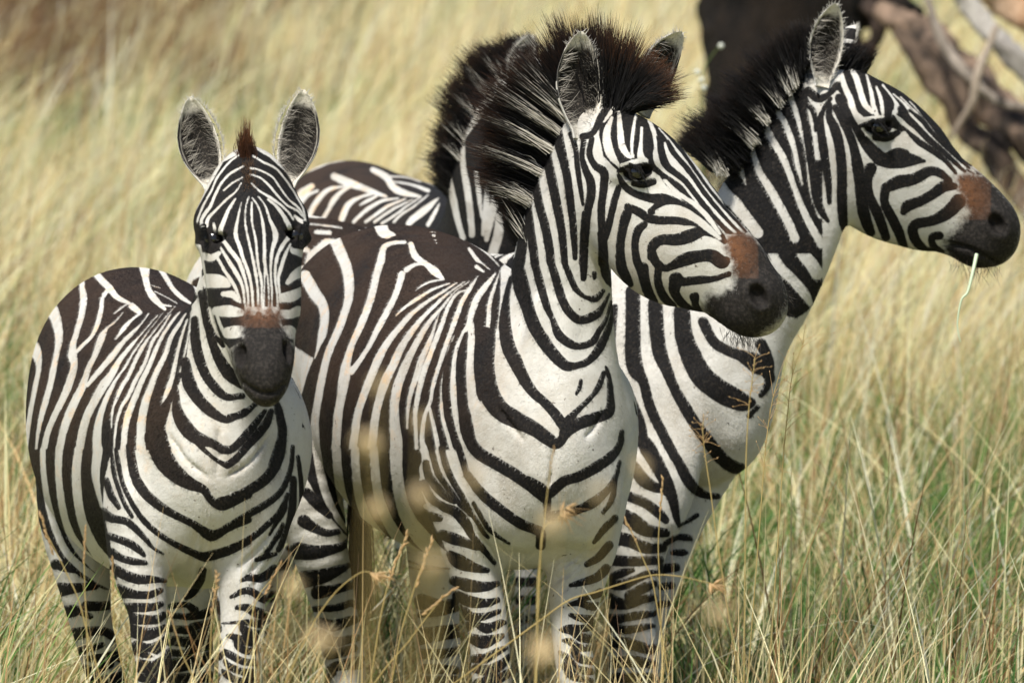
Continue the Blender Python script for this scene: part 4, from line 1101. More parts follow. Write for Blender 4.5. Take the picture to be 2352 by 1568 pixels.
def short_fur(parent, v, q, n, s, mu, ta, br, dk, names, lab, count):
    c4 = v[q]; ar = np.linalg.norm(np.cross(c4[:, 2]-c4[:, 0], c4[:, 3]-c4[:, 1]), axis=1)*.5
    fc = (n[q].mean(1)@norm(O0-v.mean(0))); ar = ar*np.clip((fc+.35)*4, 0, 1)*np.clip(1.25-fc*.6, .4, 1.3)
    f = rng.choice(len(q), count, p=ar/ar.sum()); a, b = rng.random((2, count))
    w4 = np.stack([(1-a)*(1-b), a*(1-b), a*b, (1-a)*b], 1)
    mixv = lambda A: (A[q[f]]*(w4 if A.ndim == 1 else w4[..., None])).sum(1)
    p, nn = mixv(v), mixv(n); nn /= np.linalg.norm(nn, axis=1, keepdims=True)
    S, MU, TA, BR, DK = map(mixv, (s, mu, ta, br, dk)); BR = BR*np.clip(.6+.5*np.sin(p[:, 0]*19+3*np.sin(p[:, 2]*13))+.25*np.sin(p[:, 1]*31), .1, 1); L = lab[q[f][:, 0]]
    flow = np.tile(np.array([-.15, .75, -.65]), (count, 1))
    flow[np.isin(L, [names.index(k) for k in ('leg', 'hind') if k in names])] = (0, .15, -1)
    if 'head' in names: flow[L == names.index('head')] = (.35, -.3, -.8)
    flow += rng.normal(0, .22, (count, 3)); d = flow-nn*(flow*nn).sum(1)[:, None]; d /= np.linalg.norm(d, axis=1, keepdims=True)+1e-9
    d = d+nn*rng.uniform(.10, .30, count)[:, None]
    ln = rng.uniform(.006, .011, count)*np.where(L == (names.index('head') if 'head' in names else -1), .62, 1)
    S = S-.9+rng.normal(0, .25, count); k = np.clip(.5-S/2.4, 0, 1)[:, None]; r = rng.random((count, 1))
    lt = np.array([.58, .565, .53])*(.86+.2*r); dkc = np.array([.0075, .007, .007])*(1-BR[:, None])+np.array([.034, .021, .014])*BR[:, None]
    dkc = dkc*(1-.8*TA[:, None])+np.array([.10, .048, .022])*.8*TA[:, None]
    c = lt*(1-k)+dkc*(.5+1.2*r)*k
    m_ = np.clip((MU+rng.normal(0, 6, count)+15)/27, 0, 1)[:, None]; mc = np.array([.022, .019, .017])*(.5+r)*(1-TA[:, None])+np.array([.21, .088, .037])*TA[:, None]
    c = c*(1-m_)+mc*m_; c = c*(1-DK[:, None])+.012*DK[:, None]
    sd = np.cross(d, nn); sd /= np.linalg.norm(sd, axis=1, keepdims=True)+1e-9; wd = .00042
    p0 = p-nn*.0008; p1 = p+d*ln[:, None]*.55; p2 = p+d*ln[:, None]-nn*ln[:, None]*.10
    V = np.stack([p0-sd*wd, p0+sd*wd, p1-sd*wd*.8, p1+sd*wd*.8, p2], 1).reshape(-1, 3)
    o = np.arange(count)[:, None]*5
    return mesh_obj('short_fur', V, [o+np.array([[0, 1, 3, 2]]), o+np.array([[2, 3, 4]])], FURM, parent, attrs=dict(col=np.repeat(c, 5, 0)))
def build_zebra(name, B, coat, label, ears, eyes, nostrils, mouth_pts, loc, h=.0068, brown=None, sub=1, fur=210000, grooves=()):
    """body mesh (with its ears) as the thing; the eyes are added as parts"""
    eyec = []
    for x, y, out, fwd in eyes:
        eyec.append((add_eye(B, x, y, out), fwd))
    darks = []
    for nn in nostrils:
        darks.append(nostril(B, *nn))
    if mouth_pts: mouth(B, mouth_pts)
    for g_ in grooves: mouth(B, g_, 5.0)
    for (c, o, r), fwd in eyec: lids(B, c, o, r, fwd)
    v, q = B.mesh(h, sub); n = vnormals(v, q)
    names, lab, arc = B.regions(v)
    s, mu, ta = coat_values(coat, v, n, names, lab, arc)
    br = np.zeros(len(v)); ti = names.index('torso'); m_ = lab == ti
    px, py, dd = proj(v)
    if brown is not None: br = brown(px, py, dd)*np.where(m_, 1, .3)
    dk = np.zeros(len(v))
    for p, r in darks: dk = np.maximum(dk, np.clip(1.5-np.linalg.norm(v-p, axis=1)/r*1.15, 0, 1)*.9)
    for (c, o, r), _ in eyec: dk = np.maximum(dk, np.clip(3.0-np.linalg.norm((v-c)*np.array([1, 1, 1.3]), axis=1)/r*1.6, 0, 1))
    V, Q, M = [v], [q], [np.zeros(len(q))]
    A = dict(stripe=[s], muz=[mu], tan=[ta], brown=[br], dark=[dk], rim=[np.zeros(len(v))], edge=[np.zeros(len(v))]); off = len(v)
    for e in ears:
        k = len(e.V); V.append(e.V); Q.append(e.Q+off); M.append(e.mat); off += k
        A['stripe'].append(e.stripe); A['muz'].append(np.full(k, -40)); A['rim'].append(e.rim); A['edge'].append(e.edge)
        for z_ in ('tan', 'brown', 'dark'): A[z_].append(np.zeros(k))
    loc = np.array(loc)
    o = mesh_obj(name, np.concatenate(V), np.concatenate(Q), [COATM, EARM], attrs={k: np.concatenate(x) for k, x in A.items()}, mat_idx=np.concatenate(M))
    prop(o, label, 'zebra', 'zebras standing together in the grass')
    for e in ears: e.hair(o)
    if fur: short_fur(o, v, q, n, s, mu, ta, br, dk, names, lab, fur)
    for (c, oo, r), fwd in eyec:
        ball_obj('eye', c, r, EYEM, o); lashes(o, c, oo, r, fwd)
    return o
def fur_tuft(parent, name, pts, n, dx, dy, col, ln=(.02, .04), r=.0006, jit=.012, B=None):
    """short loose hairs from places found on the animal"""
    H = Hair(); roots = []
    for x, y in pts:
        for dy_ in range(0, 60, 6):
            hp = B.hit(x, y-dy_)
            if hp: roots.append(hp[0]); break
    roots = np.array(roots)
    i = rng.integers(0, len(roots)-1, n); f = rng.random(n)[:, None]; r0 = roots[i]*(1-f)+roots[i+1]*f + rng.normal(0, jit, (n, 3))*np.array([1, .3, 1])
    L = rng.uniform(*ln, n)[:, None]
    d = (Rv*dx-Uv*dy)[None]+rng.normal(0, .35, (n, 3))
    H.add(r0, r0+d*L, rng.normal(0, .003, (n, 3)), np.full(n, r), np.tile(np.array(col)*np.ones(3), (n, 5, 1))*(.6+.8*rng.random((n, 1, 1))), 4)
    return H.build(name, parent)

toward = -Fv
def rump_brown(x0, x1, y1):
    return lambda px, py, d: np.clip((x1-px)/(x1-x0), 0, 1)*np.clip((y1-py)/260, 0.0, 1)

# left zebra, facing the camera
B = body_left()
for x, y, r_ in ((489, 508, 32), (667, 503, 32)): B.ball('head', x, y, -.02, r_, 28, 40, k=.05)
eA = [Ear(P(492, 436, .02), P(437, 222, .06), .045, (.10, -1, -.05), dark_side=-1, lean=-.18), Ear(P(656, 430, .02), P(697, 206, .06), .045, (-.10, -1, -.05), dark_side=1, lean=.18)]
zl = build_zebra('zebra', B, COAT_LEFT, 'zebra facing the camera with both ears pricked and a short brown forelock', eA,
    [(481, 548, (-.75, -.65, .05), (.2, -.4, -.9)), (686, 541, (.75, -.65, .05), (-.2, -.4, -.9))],
    [(556, 815, .35, 1, 27, 15, 24), (658, 806, -.35, 1, 27, 15, 24)], [(556, 877), (570, 887), (590, 899), (609, 905), (632, 901), (650, 890), (663, 879)], None, brown=rump_brown(300, 560, 1200), grooves=[[(452, 1225), (440, 1275), (430, 1330)], [(468, 1240), (460, 1290), (455, 1345)], [(486, 1255), (484, 1300), (482, 1340)], [(650, 1215), (612, 1268), (570, 1320)], [(655, 1238), (622, 1290), (585, 1340)], [(628, 1215), (590, 1262), (552, 1300)], [(500, 990), (500, 1040), (498, 1090)], [(470, 1090), (430, 1060), (395, 1010)], [(530, 1090), (575, 1060), (610, 1010)]])
mane(zl, sheet('a1', [(640, 560, 610, 480), (655, 600, 640, 330), (680, 640, 662, 300), (700, 600, 690, 370), (715, 560, 705, 450)]), (.02, .02), 420, [], 'forelock', .012, .0011, np.array([.24, .085, .026]), 5, rootc=np.array([.05, .02, .010]))
fur_tuft(zl, 'forehead_hair', sheet('a1', [(680, 620), (685, 680), (690, 740), (700, 800)]), 160, .0, -.6, (.10, .055, .028), (.012, .026), B=B, jit=.008)

# centre zebra
B = body_centre()
B.ball('head', 1455, 372, .46, 50, 34, 40, k=.05)
eC = [Ear(P(1340, 318, .52), P(1336, 72, .55), .055, (.35, -1, -.05), dark_side=-1), Ear(P(1478, 262, .66), P(1569, 74, .72), .050, (.75, -.8, .1), dark_side=1, cup=.8)]
zc = build_zebra('zebra', B, COAT_CENTRE, 'largest zebra in the middle with its head turned right and a tall shaggy mane', eC,
    [(1462, 398, (.12, -1, .05), (.7, -.1, -.7))], [(1742, 678, .45, .9, 29, 19, 28)], [(1626, 722), (1645, 740), (1668, 755), (1695, 768)], None, brown=rump_brown(950, 1260, 1100), grooves=[list(map(tuple, sheet('c3', g_))) for g_ in ([(330, 560), (410, 640), (470, 720)], [(380, 570), (450, 640), (510, 710)], [(290, 590), (360, 690), (410, 770)], [(1010, 640), (920, 730), (830, 790)], [(980, 740), (880, 830), (790, 880)], [(940, 650), (850, 720), (770, 770)], [(960, 830), (880, 900), (820, 960)], [(770, 20), (765, 120), (755, 230)], [(560, -80), (480, -180), (420, -260)], [(1000, -90), (1060, -160), (1100, -240)])])
G = sheet('c0', [(495, 1500, 440, 1330), (505, 1400, 390, 1220), (520, 1250, 310, 1110), (545, 1100, 175, 975), (580, 950, 180, 780), (640, 830, 220, 600), (700, 740, 270, 430), (770, 680, 380, 320),
    (810, 640, 590, 190), (860, 610, 720, 130), (910, 600, 830, 100), (955, 595, 910, 90), (1000, 595, 1000, 105)])
mane(zc, G, (.76, .62), 9500, [(.07, .095), (.18, .215), (.285, .315), (.375, .402), (.46, .487), (.54, .562), (.60, .612)], 'mane', .026, .0012)
mane(zc, sheet('c0', [(1010, 600, 1030, 110), (1040, 600, 1120, 170), (1080, 610, 1220, 240), (1120, 620, 1340, 350), (1170, 630, 1420, 500), (1200, 650, 1440, 580)]), (.62, .60), 2600, [], 'forelock', .026, .0012, np.array([.12, .05, .02]))
fur_tuft(zc, 'chin_whiskers', sheet('c6', [(960, 1040), (1000, 1070), (1050, 1090), (1100, 1095), (1140, 1080)]), 110, .12, .8, (.05, .045, .04), (.02, .055), B=B)
fur_tuft(zc, 'nose_whiskers', sheet('c6', [(1300, 930), (1335, 880), (1345, 820), (1340, 770)]), 60, .6, .4, (.05, .045, .04), (.008, .02), B=B)

# right zebra, behind the centre one
B = body_right()
B.ball('head', 2008, 268, 1.80, 50, 34, 40, k=.05)
eR = [Ear(P(1888, 200, 1.82), P(1921, 8, 1.82), .043, (.30, -.95, -.05), dark_side=0), Ear(P(1950, 158, 1.97), P(1966, 58, 2.0), .034, (.8, .6, 0), dark_side=0)]
zr = build_zebra('zebra', B, COAT_RIGHT, 'rightmost zebra, head in profile, with a green grass blade in its mouth', eR,
    [(2018, 293, (.12, -1, .05), (.75, -.05, -.6))], [(2291, 514, .55, .85, 29, 19, 28)], [(2180, 560), (2205, 565), (2230, 572), (2258, 588), (2290, 603)], None, brown=rump_brown(700, 900, 900), h=.0072)
G = sheet('r1', [(200, 1060, 60, 940), (290, 1120, 95, 890), (400, 1090, 130, 830), (460, 1010, 185, 760), (550, 870, 275, 640), (640, 730, 400, 480), (740, 620, 560, 345), (810, 540, 690, 245), (870, 450, 790, 195), (910, 400, 870, 150), (950, 380, 950, 165)])
mane(zr, G, (1.93, 1.90), 8000, [(.09, .14), (.345, .38), (.445, .475), (.545, .57), (.63, .65), (.70, .715)], 'mane', .028, .0013, np.array([.026, .015, .010]), 12, .42)
mane(zr, sheet('r1', [(1150, 410, 1190, 260), (1190, 430, 1290, 270), (1230, 450, 1370, 300), (1270, 470, 1380, 320), (1295, 475, 1350, 370)]), (1.92, 1.92), 900, [], 'forelock', .022, .0013, np.array([.05, .025, .014]), 6)
fur_tuft(zr, 'chin_whiskers', sheet('r2', [(1100, 1330), (1180, 1410), (1240, 1425), (1300, 1420), (1370, 1380)]), 90, .0, .9, (.09, .06, .045), (.015, .05), B=B)

# back zebra
B = body_back()
eB = [Ear(P(1190, 225, 2.84), P(1221, 80, 2.88), .040, (.4, -1, 0), dark_side=0), Ear(P(1262, 215, 3.0), P(1290, 100, 3.0), .040, (.6, -.8, 0), dark_side=0)]
zb = build_zebra('zebra', B, COAT_BACK, 'rearmost zebra, only its back, neck and mane showing behind the middle one', eB, [], [], None, None, brown=rump_brown(820, 1000, 700), h=.010, fur=0)
G = sheet('c0', [(60, 1160, -20, 1050), (110, 980, 10, 860), (140, 900, 25, 740), (200, 770, 35, 560), (270, 640, 90, 440), (350, 530, 190, 310), (430, 440, 285, 250), (490, 370, 420, 215), (560, 340, 560, 215)])
mane(zb, G, (3.12, 2.98), 7000, [(.16, .185), (.29, .32), (.42, .445), (.55, .57), (.67, .69)], 'mane', .028, .0015, np.array([.06, .03, .015]), 12, .8)
# tail of the centre zebra, hanging behind its hind leg
def tail(parent, x0, y0, x1, y1, dep, n=700):
    H = Hair(); u = rng.random(n)
    def PP(x, y, d): return np.array([P(a, b, c) for a, b, c in zip(x, y, d)])
    x = x0+(x1-x0)*u*.5+rng.normal(0, 9, n); y = y0+(y1-y0)*.45*u; d = np.full(n, dep)+rng.normal(0, .012, n)
    r0 = PP(x, y, d); tip = PP(x+rng.normal(0, 7, n)+(x1-x0)*.4, np.minimum(y+(y1-y0)*.6, y1+rng.normal(0, 25, n)), d)
    c = np.tile(np.array([.038, .026, .018]), (n, 6, 1))*(.5+rng.random((n, 1, 1)))
    H.add(r0, tip, rng.normal(0, .004, (n, 3)), np.full(n, .0022), c, 5)
    return H.build('tail_hair', parent)
tail(zc, 824, 1100, 830, 1440, 2.02)
# ------------------------------------------------------------ ground
def field(x, y, seed, scale):
    """smooth value noise, 0..1"""
    r = np.random.default_rng(seed); T = r.random((64, 64))
    u, v = np.asarray(x)/scale, np.asarray(y)/scale
    i, j = np.floor(u).astype(int), np.floor(v).astype(int); f, g = u-i, v-j
    f, g = f*f*(3-2*f), g*g*(3-2*g); t = lambda a, b: T[a % 64, b % 64]
    return (t(i, j)*(1-f)+t(i+1, j)*f)*(1-g)+(t(i, j+1)*(1-f)+t(i+1, j+1)*f)*g
m = NT('savanna_soil'); po = m.pos()
c_ = m.mix(m.step(m.noise(.9, 4, .6, po), .42, .6), (.12, .19, .05, 1), (.62, .54, .28, 1))
c_ = m.mix(m.step(m.noise(14, 4, .7, po), .45, .7), c_, (.32, .25, .11, 1))
m.base(c_, .95, .1); m.bump(m.noise(30, 5, .7, po), .6, .05)
gx = np.linspace(-160, 160, 81); gyy = np.concatenate([np.linspace(-20, 60, 81), np.linspace(64, 700, 60)])
GX, GY = np.meshgrid(gx, gyy, indexing='ij'); idx = np.arange(GX.size).reshape(GX.shape)
q = np.stack([idx[:-1, :-1], idx[1:, :-1], idx[1:, 1:], idx[:-1, 1:]], -1).reshape(-1, 4)
gz = -.03*field(GX, GY, 3, 6.0)-.004
ground = mesh_obj('ground', np.stack([GX, GY, gz], -1).reshape(-1, 3), q, m.m); ground['kind'] = 'structure'

# ------------------------------------------------------------ grass
def grass_mat(name, trans=.42):
    g = NT(name); col = g.attr('col', True); g.base(col, .55, .25)
    t = g.new('ShaderNodeBsdfTranslucent'); g.link(col, t.inputs['Color'])
    mx = g.new('ShaderNodeMixShader'); mx.inputs[0].default_value = trans+.06
    g.link(g.b.outputs[0], mx.inputs[1]); g.link(t.outputs[0], mx.inputs[2]); g.link(mx.outputs[0], g.out.inputs['Surface'])
    return g.m
GRASSM = grass_mat('grass')
def blades(x, y, h, w, az, lean, col, tipcol=None, seg=4, droop=.4, z0=0):
    """ribbons that rise from the ground and bend over towards azimuth az"""
    n = len(x); t = np.linspace(0, 1, seg+1)[None, :]
    bend = lean[:, None]*(t*.45+droop*t**2)
    X = x[:, None]+np.sin(az)[:, None]*bend*h[:, None]; Y = y[:, None]+np.cos(az)[:, None]*bend*h[:, None]
    Zz = h[:, None]*t*np.sqrt(np.clip(1-(lean[:, None]*.5*t)**2, .15, 1)) + z0
    tw = rng.uniform(0, math.pi, n); sx, sy = np.cos(tw)[:, None], np.sin(tw)[:, None]*.6
    ww = w[:, None]*(1-.9*t**2)*.5
    A = np.stack([X-sx*ww, Y-sy*ww, Zz], -1); Bq = np.stack([X+sx*ww, Y+sy*ww, Zz], -1)
    V = np.stack([A, Bq], 2).reshape(-1, 3)
    b = np.arange(n)[:, None]*(seg+1)*2+np.arange(seg)[None, :]*2
    F = np.stack([b, b+1, b+3, b+2], -1).reshape(-1, 4)
    c = col[:, None, :]*np.ones((n, seg+1, 1))
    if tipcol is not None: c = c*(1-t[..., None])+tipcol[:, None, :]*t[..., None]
    return V, F, np.repeat(c.reshape(-1, 3), 2, 0)
class Meadow:
    def __init__(s): s.V = []; s.F = []; s.c = []; s.n = 0
    def add(s, V, F, c): s.V.append(V); s.F.append(F+s.n); s.c.append(c); s.n += len(V)
    def build(s, name, kind='stuff', parent=None):
        o = mesh_obj(name, np.concatenate(s.V), np.concatenate(s.F), GRASSM, parent, attrs=dict(col=np.concatenate(s.c)))
        if kind: o['kind'] = kind
        return o
def wedge(n, d0, d1, margin=.3, p=1.0):
    d = (d0**(1+p)+(d1**(1+p)-d0**(1+p))*rng.random(n))**(1/(1+p)); k = (2.352/16)*d/2*1.22+margin+.35
    return rng.uniform(-1, 1, n)*k, d
STRAW = np.array([[.82, .73, .43], [.80, .69, .37], [.85, .79, .53], [.72, .57, .30], [.56, .40, .20]])
GREEN = np.array([[.085, .19, .042], [.12, .235, .06], [.058, .135, .036], [.19, .27, .08]])
BROWN = np.array([[.26, .14, .06], [.33, .19, .085], [.17, .10, .055]])
def tufts(n, d0, d1, per, spread, margin=.3, p=1.0):
    """bunch grass: places, outward directions and a number per bunch"""
    k = max(1, n//per); cx, cy = wedge(k, d0, d1, margin, p); i = rng.integers(0, k, n); a = rng.uniform(0, 6.28, n)
    r = np.abs(rng.normal(0, 1, n))*spread*(.5+1.0*rng.random(k)[i]); return cx[i]+np.sin(a)*r, cy[i]+np.cos(a)*r, a, rng.random(k)[i]
def pick(pal, n): return pal[rng.integers(0, len(pal), n)]*(.75+.5*rng.random((n, 1)))
def herd_x(x, y): return x/(np.asarray(y)*np.cos(PITCH))*16000+1176        # where across the herd a place appears
M1 = Meadow()
# straw field behind
for (d0, d1, n, h0, h1, w_, per, sp) in ((24, 33, 46000, .30, .75, .0075, 34, .10), (33, 46, 56000, .35, .85, .012, 40, .15), (46, 78, 46000, .4, .95, .02, 40, .24)):
    x, y, a, tv = tufts(n, d0, d1, per, sp); f1 = field(x+40, y, 11, 2.0); f3 = field(x+40, y, 13, .9); X = herd_x(x, y)
    g = np.clip(.0+(f1-.50)*2.6+(f3-.5)*1.4 + (tv-.5)*.9 + np.where((X > 1500) & (y < 31), .70, np.where((X > 1500) & (y < 36), .25, 0)) + np.where((X < 800) & (y < 36), .25, 0), 0, 1)
    isg = rng.random(n) < g*.95
    col = np.where(isg[:, None], pick(GREEN, n)*1.15, pick(STRAW, n)*1.12); br = rng.random(n) < .05+.6*(tv > .93); col[br] = pick(BROWN, br.sum())
    dk = (y > 36) & (rng.random(n) < .85*np.clip((640-X)/400+(y-43)/24+(f1-.5)*2.2, 0, .92)); col[dk] = pick(BROWN, dk.sum())*.75
    h = rng.uniform(h0, h1, n)*(.45+.95*((tv*7.3) % 1)); h[isg] *= .7
    az = np.arctan2(np.sin(a)+1.1, np.cos(a))+rng.normal(0, .5, n)
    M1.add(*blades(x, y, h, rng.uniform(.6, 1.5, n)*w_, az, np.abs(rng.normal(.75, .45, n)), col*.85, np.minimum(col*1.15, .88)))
    k2 = n//4; x, y = wedge(k2, d0, d1); c2 = np.where((rng.random(k2) < .6)[:, None], pick(GREEN, k2), pick(STRAW, k2)*.8)      # low growth between the bunches
    M1.add(*blades(x, y, rng.uniform(.08, .25, k2), rng.uniform(.8, 2, k2)*w_, rng.uniform(0, 6.28, k2), np.abs(rng.normal(.6, .4, k2)), c2, c2))
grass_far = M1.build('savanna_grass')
# short green growth and straw near the herd
M2 = Meadow()
n = 64000; x, y = wedge(n, 15.2, 29, .25, .6); X = herd_x(x, y); f1 = field(x+40, y, 21, 1.1); f2 = field(x+40, y, 22, .3)
g = np.clip(.66+(f1-.5)*1.5+(f2-.5)*1.1 + np.where(X > 1500, .22, 0) - np.clip((y-25)/12, 0, .5), 0, 1); isg = rng.random(n) < g
col = np.where(isg[:, None], pick(GREEN, n), pick(STRAW, n)*.8); br = rng.random(n) < .1; col[br] = pick(BROWN, br.sum())
h = np.where(isg, rng.uniform(.08, .28, n), rng.uniform(.10, .36, n))*(.6+.8*field(x, y, 23, .5))
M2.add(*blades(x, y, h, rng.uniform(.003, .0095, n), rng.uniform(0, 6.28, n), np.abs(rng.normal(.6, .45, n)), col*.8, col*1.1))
n = 24000; x, y, a, tv = tufts(n, 16.0, 27, 26, .07, .25, .5); X = herd_x(x, y); kp = (y > 17.9) | (X < 40) | (X > 1640); x, y, a, tv, X = x[kp], y[kp], a[kp], tv[kp], X[kp]; n = len(x)
col = np.where((tv > np.where(X > 1500, .68, .38))[:, None], pick(STRAW, n)*1.08, pick(GREEN, n)*1.1); br = rng.random(n) < .08+.5*(tv > .92); col[br] = pick(BROWN, br.sum())
h = rng.uniform(.22, .60, n)*(.5+.9*((tv*7.3) % 1)); h *= np.where(X > 1500, .78, 1); az = np.arctan2(np.sin(a)+.5, np.cos(a))+rng.normal(0, .5, n)
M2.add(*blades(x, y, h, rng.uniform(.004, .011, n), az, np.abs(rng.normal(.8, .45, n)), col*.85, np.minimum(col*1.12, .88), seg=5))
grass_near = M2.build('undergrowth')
# tall stems, thinner, standing up between and in front
M3 = Meadow()
n = 9500; x, y = wedge(n, 15.0, 24, .2, .3); X = herd_x(x, y)
keep = rng.random(n) < np.where(X > 1560, .85, np.where(X < 330, .6, .42)); keep &= ~((y < 18.6) & (X > 60) & (X < 1700)) | (y > 17.9)
x, y = x[keep], y[keep]; n = len(x)
kk = rng.random(n) < np.clip((field(x, y, 31, .5)-np.where(herd_x(x, y) > 1500, .56, .46))*5, .10, 1); x, y = x[kk], y[kk]; n = len(x)
h = rng.uniform(.30, .95, n)*np.where(herd_x(x, y) > 1560, 1.0, .85); col = pick(STRAW, n); br = rng.random(n) < .14; col[br] = pick(BROWN, br.sum())
M3.add(*blades(x, y, h, rng.uniform(.003, .0075, n), rng.normal(.9, 1.3, n), np.abs(rng.normal(.45, .38, n)), col, np.minimum(col*1.12, .85), seg=6, droop=.35))
# the fringe standing just before the animals
n = 1200; y = rng.uniform(14.4, 15.6, n); X = rng.uniform(-40, 2390, n); x = (X-1176)/16000*y
dens = np.interp(X, [0, 100, 300, 600, 720, 1000, 1200, 1500, 1650, 2350], [.7, .6, .45, .6, .8, .95, .8, .75, .9, .55]); k = rng.random(n) < dens; x, y, X = x[k], y[k], X[k]; n = len(x)
h = rng.uniform(.55, .86, n); h = np.where(rng.random(n) < .10, h*1.22, h); col = pick(STRAW, n)*1.05; br = rng.random(n) < .2; col[br] = pick(BROWN, br.sum())*1.2
M3.add(*blades(x, y, h, rng.uniform(.0026, .0052, n), rng.normal(.8, 1.2, n), np.abs(rng.normal(.45, .3, n)), col, col*1.1, seg=7, droop=.4))
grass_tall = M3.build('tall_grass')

# ------------------------------------------------------------ grass stalks that stand out one by one
def ribbon_tube(pts, r0, r1, k=5):
    p = np.asarray(pts); n = len(p); T = np.gradient(p, axis=0); T /= np.linalg.norm(T, axis=1, keepdims=True)
    A = np.cross(T, [0.2, .95, .1]); A /= np.linalg.norm(A, axis=1, keepdims=True); Bv = np.cross(T, A); r = np.linspace(r0, r1, n)[:, None, None]
    a = np.arange(k)*2*math.pi/k; ring = p[:, None]+r*(A[:, None]*np.cos(a)[None, :, None]+Bv[:, None]*np.sin(a)[None, :, None])
    b = np.arange(n-1)[:, None]*k; j = np.arange(k)[None]; j2 = (j+1) % k
    return ring.reshape(-1, 3), np.stack([b+j, b+j2, b+k+j2, b+k+j], -1).reshape(-1, 4)
def spindle(c, d, L, r, k=6):
    d = norm(d); t = np.linspace(0, 1, 6); p = c+d*(t*L)[:, None]
    V, F = ribbon_tube(p, 1, 1, k); rr = np.repeat(np.array([.25, .8, 1, .8, .45, .05])*r, k)[:, None]
    return np.repeat(p, k, 0)+(V-np.repeat(p, k, 0))*rr, F
def stalk(pts, dep, label, head='spray', r=.0016, col=(.58, .46, .2), hcol=(.60, .42, .22), hs=1.0, group='single grass stalks before and beside the zebras'):
    """pts: x, y along the stalk in herd millimetres, from the tip down; runs on to the ground"""
    P3 = crom([P(x, y, dep) for x, y in pts], 8); tip = P3[0]
    last = P3[-1]; dirn = norm(P3[-1]-P3[-4]); dirn[1] *= .2
    if last[2] > 0:
        dirn[2] = min(dirn[2], -.5); k = last[2]/-dirn[2]
        P3 = np.vstack([P3, last+dirn*k*.5+np.array([0, .0, 0]), last+dirn*k+np.array([0, 0, -.01])])
    o = bpy.data.objects.new('grass_stalk', None); C.objects.link(o); base = P3[-1].copy(); base[2] = 0; o.location = base
    prop(o, label, 'grass stalk', group)
    V, F = ribbon_tube(P3, r*.55, r); n = len(V)
    mesh_obj('stem', V-base, F, GRASSM, o, attrs=dict(col=np.tile(col, (n, 1))*(.85+.3*rng.random((n, 1)))))
    Vs, Fs, off = [], [], 0; ax = norm(P3[0]-P3[3])
    def put(V, F):
        nonlocal off
        Vs.append(V); Fs.append(F+off); off += len(V)
    if head == 'spray':                                            # fine open panicle
        for i in range(26):
            f = rng.uniform(0, .20*hs); j = min(int(f*len(P3)*2.2), len(P3)-2); c = P3[j]
            d = norm(ax*.8+rng.normal(0, .6, 3)*np.array([1, .6, .7])); L = rng.uniform(.015, .05)*hs
            pp = np.array([c+d*L*t+np.array([0, 0, -.012])*t*t for t in np.linspace(0, 1, 5)]); put(*ribbon_tube(pp, .0007, .0004, 3))
            put(*spindle(pp[-1], d, .006, .0012, 4))
    elif head == 'spikelets':                                      # drooping pointed clusters
        for i in range(9):
            c = P3[min(int(i*.6), len(P3)-2)]; d = norm(ax*.5+np.array([rng.normal(.15, .7), rng.normal(0, .4), -.5+rng.normal(0, .4)]))
            put(*spindle(c, d, rng.uniform(.022, .04)*hs, .0035*hs))
            for q_ in range(2):
                e = d+rng.normal(0, .25, 3); put(*ribbon_tube(np.array([c+norm(e)*.02*hs*t for t in (.6, 1.4, 2.6)]), .0006, .0003, 3))
    elif head == 'tuft':
        for i in range(22):
            d = norm(rng.normal(0, 1, 3)+ax*.4); put(*spindle(P3[min(int(i*.12), len(P3)-2)], d, rng.uniform(.010, .019)*hs, .0042*hs))
    else:                                                          # slim spike
        for i in range(16): put(*spindle(P3[0]-ax*i*.005*hs, ax+rng.normal(0, .25, 3), .012*hs, .0022*hs, 5))
    n = off
    mesh_obj('seed_head', np.concatenate(Vs)-base, np.concatenate(Fs), GRASSM, o, attrs=dict(col=np.tile(hcol, (n, 1))*(.7+.6*rng.random((n, 1)))))
    return o
def st(sh, pts): return sheet(sh, pts)
